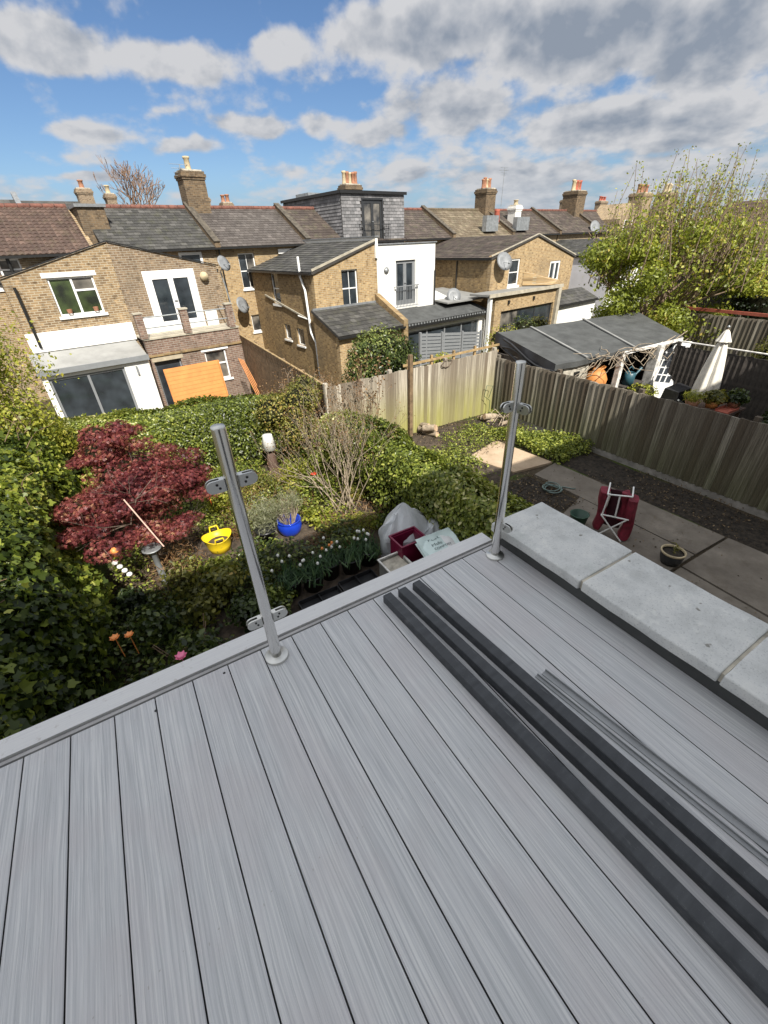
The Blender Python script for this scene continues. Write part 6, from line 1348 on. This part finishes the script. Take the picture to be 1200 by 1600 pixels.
# ================================================================ VEGETATION
HL = Thing('ivy_hedge', 'tall ivy-covered hedge down the left side of the flower garden', 'hedge', (-2.3, 5, G))
hedge(HL, [(-2.45, 1.7, G, 1.25, 2.0), (-2.45, 4.0, G, 1.2, 2.05), (-2.5, 6.5, G, 1.2, 2.15), (-2.7, 9.2, G, 1.35, 2.1)], 66000, 1, M['ivy'], RNG.choice([.045, .065, .085, .10], 66000), 'ivy', amp=.32, freq=2.4, depth=.55, spread=.95)
mb = MB(); rs = random.Random(77); tips = []
for k in range(60): grow(mb, (rs.uniform(-3.2, -1.35), rs.uniform(1.8, 9.2), rs.uniform(-1.0, -.75)), (rs.uniform(-.4, .9), rs.uniform(-.5, .3), rs.uniform(.3, 1.1)), rs.uniform(.16, .34), .006, 1, rs, tips, bend=.3, ang=.6, up=.05, minr=.002)
HL.part('shoot', mb, M['twig_red'], kind='stuff'); tp = np.array([t_[0] for t_ in tips]); tp = np.repeat(tp, 5, 0) + RNG.normal(size=(len(tp) * 5, 3)) * .05; leafmesh('shoot_leaves', tp, RNG.normal(size=tp.shape), .05, M['ivy'], HL, 'ivy')
HB = Thing('privet_hedge', 'sunlit hedge across the end of the flower garden below the brick houses', 'hedge', (1, 9.9, G))
hedge(HB, [(-2.2, 10.1, G, .7, 1.62), (.5, 9.9, G, .65, 1.55), (2.6, 9.6, G, .6, 1.5), (3.6, 9.2, G, .55, 1.35)], 60000, 2, M['privet'], .060, 'diamond', amp=.14, freq=3.0, depth=.35, spread=.8)
HR = Thing('privet_hedge', 'glossy dark privet hedge dividing the flower garden from the slabs', 'hedge', (3.7, 5.2, G))
hedge(HR, [(3.95, 2.2, G, .52, 1.22), (3.85, 4.2, G, .52, 1.30), (3.75, 6.2, G, .55, 1.38), (3.55, 8.4, G, .6, 1.42)], 42000, 3, M['privet'], .062, 'oval', amp=.16, freq=3.2, depth=.38, spread=.8)
# red maple
MP = Thing('red_maple', 'dark red Japanese maple with layered crown in the flower garden', 'maple', (-.5, 6.8, G))
mb = MB(); tips = []; rs = random.Random(12)
for k in range(3): grow(mb, (-.5 + .05 * k, 6.8, G), (rs.uniform(-.5, .5), rs.uniform(-.3, .3), 1.3), .62, .028, 4, rs, tips, bend=.25, ang=.65, up=.04, shrink=.78)
MP.part('trunk', mb, M['bark'])
bl_ = []
rs = random.Random(31)
for i in range(30):
    a = rs.uniform(0, 6.28); r = .95 * math.sqrt(rs.uniform(0, 1)); z = -1.22 - .75 * (r / .95) ** 1.6 * rs.uniform(.5, 1.1) + rs.uniform(-.12, .08)
    bl_.append((-.42 + r * math.cos(a) * 1.12, 6.95 + r * math.sin(a) * .85, z, rs.uniform(.22, .36), rs.uniform(.2, .34), rs.uniform(.07, .12)))
for i in range(16):
    f = rs.uniform(0, 1); r = .62 * (1 - f) + .12; a = rs.uniform(0, 6.28); bl_.append((-.42 + r * math.cos(a), 7.25 + r * .6 * math.sin(a), -1.25 + .62 * f, rs.uniform(.16, .3), rs.uniform(.16, .28), rs.uniform(.07, .12)))
bl_ += [(-.62, 7.25, -.98, .26, .25, .12), (-.7, 7.5, -.78, .20, .2, .12), (-.55, 7.3, -.85, .2, .2, .1), (-1.15, 6.6, -1.45, .35, .3, .12), (.35, 7.0, -1.55, .38, .35, .14), (-1.3, 6.3, -1.7, .25, .25, .1), (.45, 7.3, -1.35, .3, .3, .12), (-.9, 6.0, -1.85, .35, .3, .12), (-.1, 6.1, -1.95, .35, .28, .1)]
bl2_ = [(-.50, 6.95, -1.72, .95, .62, .42), (-.35, 7.15, -1.35, .72, .5, .36), (-.62, 7.3, -1.0, .36, .32, .34), (-.68, 7.42, -.78, .2, .2, .2), (-1.1, 6.75, -1.55, .35, .3, .2), (.35, 7.1, -1.65, .42, .35, .28)]
blobs(MP, bl2_, 15000, 6, M['maple'], .045, 'palm', core=True, amp=.28, depth=.4, droop=.5)
blobs(MP, bl_, 22000, 5, M['maple'], .045, 'palm', core=False, amp=.25, depth=.4, droop=.5)
# light green small tree at far left
LT = Thing('young_tree', 'loose yellow-green young tree at the left edge before the white extension', 'tree', (-2.0, 9.4, G))
mb = MB(); tips = []; rs = random.Random(14)
for k in range(4): grow(mb, (-2.1 + .1 * k, 9.3, G), (rs.uniform(-.25, .3), rs.uniform(-.2, .2), 1.5), 1.15, .035, 4, rs, tips, bend=.18, ang=.5, up=.12, shrink=.74)
LT.part('trunk', mb, M['bark_pale'])
tp = np.array([t_[0] for t_ in tips if t_[2] <= 2]); tp = tp[tp[:, 2] > -1.9]; tp = np.repeat(tp, 14, 0) + RNG.normal(size=(len(tp) * 14, 3)) * .14
leafmesh('foliage', tp, RNG.normal(size=tp.shape), .062, M['spring'], LT, 'diamond')
blobs(LT, [(-1.75, 9.0, -.75, .62, .5, .55), (-2.3, 9.3, -.25, .6, .5, .5), (-1.9, 9.5, .2, .45, .45, .45), (-1.55, 9.3, -1.25, .5, .5, .35)], 9000, 15, M['spring'], .06, 'diamond', core=False, depth=.6, amp=.3)
# bare twiggy shrub centre
TS = Thing('twiggy_shrub', 'tall bare shrub with pale upright stems before the privet hedge', 'shrub', (2.9, 6.4, G))
mb = MB(); tips = []; rs = random.Random(17)
for k in range(20): grow(mb, (2.8 + rs.uniform(-.2, .2), 6.35 + rs.uniform(-.2, .2), G), (rs.uniform(-1.3, .8), rs.uniform(-.5, 1.0), 1.5), rs.uniform(.75, 1.1), .011, 3, rs, tips, bend=.16, ang=.4, up=.16, shrink=.7, minr=.0026)
TS.part('stem', mb, M['bark_pale'])
tp = np.array([t_[0] for t_ in tips if t_[2] <= 1]); tp = np.repeat(tp, 5, 0) + RNG.normal(size=(len(tp) * 5, 3)) * .04; leafmesh('leaves', tp, RNG.normal(size=tp.shape), .028, M['brownleaf'], TS, 'diamond')
# brownish shrubs behind the hedge beside the panel fence
BS = Thing('brown_shrub', 'brown seed-headed shrub leaning over the panel fence', 'shrub', (3.6, 10.2, G))
mb = MB(); tips = []; rs = random.Random(18)
for k in range(26): grow(mb, (3.6 + rs.uniform(-.8, .5), 9.9 + rs.uniform(-.4, .6), G), (rs.uniform(-.5, .6), rs.uniform(-.4, .4), 1.5), rs.uniform(.45, .75), .014, 3, rs, tips, bend=.2, ang=.5, up=.12, shrink=.7, minr=.003)
BS.part('stem', mb, M['bark_pale'])
tp = np.array([t_[0] for t_ in tips if t_[2] <= 2]); tp = np.repeat(tp, 9, 0) + RNG.normal(size=(len(tp) * 9, 3)) * .10; leafmesh('foliage', tp, RNG.normal(size=tp.shape), .045, M['brownleaf'], BS, 'diamond')
OS = Thing('olive_shrub', 'olive and bronze shrub filling the corner between the two hedges', 'shrub', (2.9, 8.9, G))
blobs(OS, [(2.6, 9.1, -1.55, .6, .5, .4), (3.1, 8.9, -1.35, .5, .45, .35), (2.9, 8.4, -1.9, .6, .5, .5), (3.4, 9.3, -1.3, .4, .4, .35)], 11000, 19, M['olive'], .055, 'diamond', depth=.45)
# purple-leaved twigs reaching over the fence
PT2 = Thing('purple_sapling', 'sapling with sparse purple-brown leaves in front of the pale fence', 'sapling', (4.3, 8.2, G))
mb = MB(); tips = []; rs = random.Random(23)
for k in range(5): grow(mb, (4.25 + .08 * k, 8.2, G), (rs.uniform(-.3, .3), rs.uniform(-.1, .1), 1.8), .95, .012, 2, rs, tips, bend=.12, ang=.3, up=.25, shrink=.75)
PT2.part('stem', mb, M['twig_red']); tp = np.array([t_[0] for t_ in tips]); tp = np.repeat(tp, 9, 0) + RNG.normal(size=(len(tp) * 9, 3)) * .07; leafmesh('leaves', tp, RNG.normal(size=tp.shape), .05, M['brownleaf'], PT2, 'oval')
# bush behind the pale fence
BB = Thing('evergreen_bush', 'rounded evergreen bush standing behind the pale fence', 'bush', (6.2, 10.6, gz(6, 10.6)))
blobs(BB, [(6.1, 10.6, -1.1, .95, .8, .78), (6.7, 10.7, -1.3, .8, .7, .6), (5.7, 10.5, -1.7, .7, .7, .9), (6.4, 10.6, -2.2, 1.0, .8, .8)], 15000, 24, M['laurel'], .085, 'diamond', depth=.3)
# yellow-green shrubs by the glazed extension
for k, (x, y, z, r, lb, mt_) in enumerate(((9.9, 12.5, -2.3, .55, 'small bright shrub left of the pale fence corner', 'spring'), (13.6, 13.2, -2.1, .75, 'leafy shrub in front of the brick house doors', 'spring'), (15.4, 13.8, -1.9, .7, 'second leafy shrub before the wide doors under the canopy', 'laurel'), (12.6, 12.6, -2.6, .7, 'low dark shrub beside the slatted fence', 'laurel'), (17.2, 14.6, -2.1, .6, 'thin leafy climber before the white side extension', 'olive'))):
    T = Thing('garden_shrub', lb, 'shrub', (x, y, gz(x, y)), group='shrubs in the gardens beyond the fence'); blobs(T, [(x, y, z, r, r * .9, r * .9), (x + .3, y, z - r * .7, r * .9, r * .8, r * .9)], 2600, 50 + k, M[mt_], .085, 'diamond', depth=.5)
# big sunlit tree on the right
TR = Thing('garden_tree', 'large spreading tree with fresh yellow-green leaves and bare upright twigs', 'tree', (18.3, 10.2, gz(18, 10)))
mb = MB(); tips = []; rs = random.Random(27)
tb = Vector((18.2, 10.2, -3.2)); mb.tube([tb, tb + Vector((.08, 0, .8)), tb + Vector((.05, 0, 1.5)), tb + Vector((.15, 0, 2.1))], [.28, .23, .21, .2], 9)
for k in range(11):
    a = 6.283 * k / 11 + rs.uniform(-.3, .3); o = rs.uniform(.35, 1.25); grow(mb, tb + Vector((.12, 0, 1.2 + rs.uniform(-.2, .6))), (math.cos(a) * o, math.sin(a) * o, .75), rs.uniform(1.25, 1.6), .085, 4, rs, tips, bend=.16, ang=.42, up=.14, shrink=.73, minr=.010)
for i in range(260):
    a = rs.uniform(0, 6.283); r = rs.uniform(.2, 3.6); b_ = Vector((19.1 + r * math.cos(a), 10.0 + r * math.sin(a) * .8, 1.0 + rs.uniform(-.9, .6) - r * .16)); L = rs.uniform(1.2, 2.7)
    d = Vector((.10 * math.cos(a) * r * .5 + rs.gauss(.08, .1), rs.gauss(0, .12), 1)).normalized(); mb.tube([b_, b_ + d * L * .5, b_ + (d + Vector((rs.gauss(0, .05), 0, 0))) * L], [.019, .013, .006], 4)
    for f in (.3, .5, .7, .85, 1.0): tips.append((b_ + d * L * f, d, 9))
TR.part('trunk', mb, M['bark_warm'])
tp = np.array([t_[0] for t_ in tips if t_[2] <= 2]); tp = np.repeat(tp, 6, 0) + RNG.normal(size=(len(tp) * 6, 3)) * .2
tw = np.array([t_[0] for t_ in tips if t_[2] == 9]); tw = np.repeat(tw, 6, 0) + RNG.normal(size=(len(tw) * 6, 3)) * .08
leafmesh('foliage', np.concatenate([tp, tw]), RNG.normal(size=(len(tp) + len(tw), 3)), np.concatenate([np.full(len(tp), .13), np.full(len(tw), .075)]), M['treeleaf'], TR, 'diamond')
rs = random.Random(33); bl_ = []
for i in range(46):
    a = rs.uniform(0, 6.283); u_ = rs.uniform(-1, .75); r = 3.3 * math.sqrt(max(.1, 1 - u_ * u_ * .9)) * rs.uniform(.55, 1)
    bl_.append((18.9 + r * math.cos(a) * 1.15, 10.0 + r * math.sin(a) * .8, -.05 + 2.1 * u_, rs.uniform(.5, .95), rs.uniform(.5, .9), rs.uniform(.35, .65)))
blobs(TR, bl_, 54000, 34, M['treeleaf'], .112, 'diamond', core=False, depth=.7, amp=.35)
# dark evergreens at the right edge
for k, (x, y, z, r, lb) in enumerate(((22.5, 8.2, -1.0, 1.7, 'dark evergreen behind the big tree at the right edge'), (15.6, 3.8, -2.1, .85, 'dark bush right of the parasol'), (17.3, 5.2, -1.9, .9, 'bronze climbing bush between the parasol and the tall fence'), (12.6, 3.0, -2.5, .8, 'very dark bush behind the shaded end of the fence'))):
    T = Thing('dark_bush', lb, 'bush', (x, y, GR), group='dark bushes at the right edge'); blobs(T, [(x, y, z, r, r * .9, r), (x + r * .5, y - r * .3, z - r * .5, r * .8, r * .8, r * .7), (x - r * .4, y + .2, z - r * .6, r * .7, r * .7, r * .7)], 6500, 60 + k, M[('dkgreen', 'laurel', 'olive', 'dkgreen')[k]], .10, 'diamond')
# bare winter tree beyond the terrace
WT = Thing('bare_tree', 'leafless round-headed tree beyond the red ridge between the chimneys', 'tree', tuple(W(12.3, 50, GF)))
mb = MB(); tips = []; rs = random.Random(37); b0 = W(12.3, 50, 0); mb.tube([(b0.x, b0.y, GF), (b0.x, b0.y, 2.0), (b0.x, b0.y, 3.6)], [.3, .24, .2], 7)
for k in range(10): grow(mb, (b0.x, b0.y, 3.2 + .1 * k), (rs.uniform(-1.1, 1.1), rs.uniform(-.6, .6), 1.0), 1.5, .08, 4, rs, tips, bend=.14, ang=.42, up=.1, shrink=.76, minr=.018)
WT.part('trunk', mb, M['twig_red'])

# low planting in our garden: many small plants, each its own thing
def plant(x, y, r, h, n, mt_, size, shape, lb, name='garden_plant', cat='plant', seed=0, z0=G + .03, droop=.2, stems=0, group='low plants in the flower garden'):
    T = Thing(name, lb, cat, (x, y, z0), group=group); bl = [(x + RNG.normal() * r * .25, y + RNG.normal() * r * .25, z0 + h * f, r * RNG.uniform(.6, .95), r * RNG.uniform(.6, .95), h * .45) for f in (.35, .55, .75)]
    blobs(T, bl, n, seed, M[mt_], size, shape, core=False, depth=.6, amp=.3, droop=droop, minz=z0)
    if stems:
        mb = MB(); rs = random.Random(seed)
        for i in range(stems): a = rs.uniform(0, 6.28); o = rs.uniform(.1, .9) * r; mb.tube([(x, y, z0), (x + o * .5 * math.cos(a), y + o * .5 * math.sin(a), z0 + h * .6), (x + o * math.cos(a), y + o * math.sin(a), z0 + h * rs.uniform(.8, 1.1))], .005, 4)
        T.part('stem', mb, M['twig_red'])
    return T
PL = [(2.3, 6.0, .32, .32, 900, 'spring', .06, 'oval', 'bright yellow-green clump right of the blue pot'), (2.75, 5.6, .35, .3, 800, 'spring', .07, 'blade', 'tufted green plant before the bare shrub'),
      (1.9, 5.6, .3, .25, 700, 'brownleaf', .06, 'blade', 'straw-coloured dead clump right of the black pot'), (.8, 7.6, .45, .55, 1300, 'spring', .055, 'diamond', 'yellow-green shrub behind the yellow tub'), (1.5, 7.6, .45, .5, 1300, 'olive', .055, 'diamond', 'rounded olive shrub left of the white lantern'),
      (2.2, 7.7, .5, .6, 2200, 'spring', .055, 'diamond', 'bright gold-green mound in front of the white lantern'), (2.6, 7.1, .4, .45, 1100, 'weeds', .06, 'oval', 'green plant with red flower right of the lavender'), (.3, 5.5, .35, .4, 900, 'weeds', .07, 'oval', 'leafy plant in shade below the yellow tub'),
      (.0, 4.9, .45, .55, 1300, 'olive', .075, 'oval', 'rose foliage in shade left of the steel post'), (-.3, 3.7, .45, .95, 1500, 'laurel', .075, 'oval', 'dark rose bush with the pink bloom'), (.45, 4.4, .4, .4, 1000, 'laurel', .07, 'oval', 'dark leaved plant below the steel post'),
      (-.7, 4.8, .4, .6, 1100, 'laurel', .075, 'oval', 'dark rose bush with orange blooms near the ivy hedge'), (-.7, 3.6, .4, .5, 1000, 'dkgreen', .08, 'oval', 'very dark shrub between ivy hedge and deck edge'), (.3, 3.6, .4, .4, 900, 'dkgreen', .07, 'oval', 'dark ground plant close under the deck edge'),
      (-.2, 5.6, .4, .5, 1000, 'olive', .06, 'oval', 'dull green plant under the slanting cane'), (.9, 5.2, .35, .35, 900, 'weeds', .06, 'blade', 'green tufts left of the tulip pots'), (.75, 4.55, .3, .35, 700, 'weeds', .07, 'oval', 'leafy herb between the steel post and tulips'),
      (3.1, 5.4, .3, .3, 700, 'weeds', .06, 'oval', 'green plant between grey sack and bare shrub'), (1.2, 8.5, .6, .6, 1800, 'weeds', .055, 'diamond', 'mixed green growth before the sunlit hedge'), (.1, 8.7, .6, .7, 1800, 'privet', .055, 'diamond', 'green shrub behind the maple crown'),
      (3.0, 7.8, .45, .8, 1600, 'privet', .055, 'diamond', 'upright shrub joining the privet hedge'), (-1.0, 8.6, .6, .9, 1900, 'ivy', .07, 'ivy', 'ivy mound in the back left corner of the garden'), (2.0, 6.9, .3, .3, 600, 'olive', .05, 'diamond', 'small grey-green plant behind the blue pot'),
      (-.9, 5.6, .35, .35, 700, 'dkgreen', .07, 'oval', 'dark plant below the hanging pebbles'), (.9, 6.7, .3, .2, 500, 'brownleaf', .06, 'blade', 'brown dead stalks behind the black pot'), (2.3, 5.2, .3, .2, 500, 'brownleaf', .06, 'blade', 'dry clump behind the tulips'), (3.2, 6.6, .35, .35, 800, 'olive', .055, 'diamond', 'low bronze plant under the bare shrub')]
for k, a in enumerate(PL): plant(a[0], a[1], a[2], a[3], a[4], a[5], a[6], a[7], a[8], seed=80 + k, stems=6 if k % 3 == 0 else 0)
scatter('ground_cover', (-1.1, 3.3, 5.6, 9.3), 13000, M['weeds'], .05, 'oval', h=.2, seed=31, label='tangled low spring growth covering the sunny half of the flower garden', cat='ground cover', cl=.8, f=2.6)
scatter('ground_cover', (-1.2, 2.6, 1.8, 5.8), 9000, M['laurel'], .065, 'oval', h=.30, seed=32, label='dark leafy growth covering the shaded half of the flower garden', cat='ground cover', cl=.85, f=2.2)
scatter('dead_stalks', (-.6, 3.4, 5.4, 9.0), 6000, M['brownleaf'], .09, 'blade', h=.30, seed=33, label='straw-coloured dead stalks among the spring growth', cat='dead stalks', cl=.7, f=3.2)
def bloom(x, y, z, r, mat, label, name='rose_flower', cat='flower'):
    mb = MB(); mb.lathe([(.001, 0), (r * .6, r * .1), (r * .8, r * .5), (r * .5, r * .75), (r * .3, r * .6), (.001, r * .6)], (x, y, z), 9)
    for k in range(7):
        a = k * .9; d = Vector((math.cos(a), math.sin(a), .25)); s_ = Vector((-math.sin(a), math.cos(a), 0)); c_ = Vector((x, y, z + r * .1))
        mb.add([c_, c_ + d * r * .6 + s_ * r * .5, c_ + d * r * 1.1 + Vector((0, 0, r * .2)), c_ + d * r * .6 - s_ * r * .5], [(0, 1, 2, 3)])
    mb.tube([(x, y, z - .25), (x, y, z)], .004, 4)
    return solo(name, label, cat, mb, mat, (x, y, z))
bloom(-.33, 3.0, -1.38, .048, M['petal_pink'], 'pink rose bloom just beyond the deck edge')
bloom(-.82, 3.6, -1.42, .042, M['petal_orange'], 'left of two orange roses near the ivy hedge'); bloom(-.71, 3.6, -1.45, .040, M['petal_orange'], 'right of two orange roses near the ivy hedge')
bloom(.62, 7.35, -2.15, .06, M['petal_red'], 'red flower behind the yellow tub', 'red_flower'); bloom(2.55, 7.1, -2.25, .06, M['petal_red'], 'red flower right of the lavender', 'red_flower')
bloom(.45, 8.2, -1.9, .06, M['petal_orange'], 'orange flower beside the maple crown', 'orange_flower')
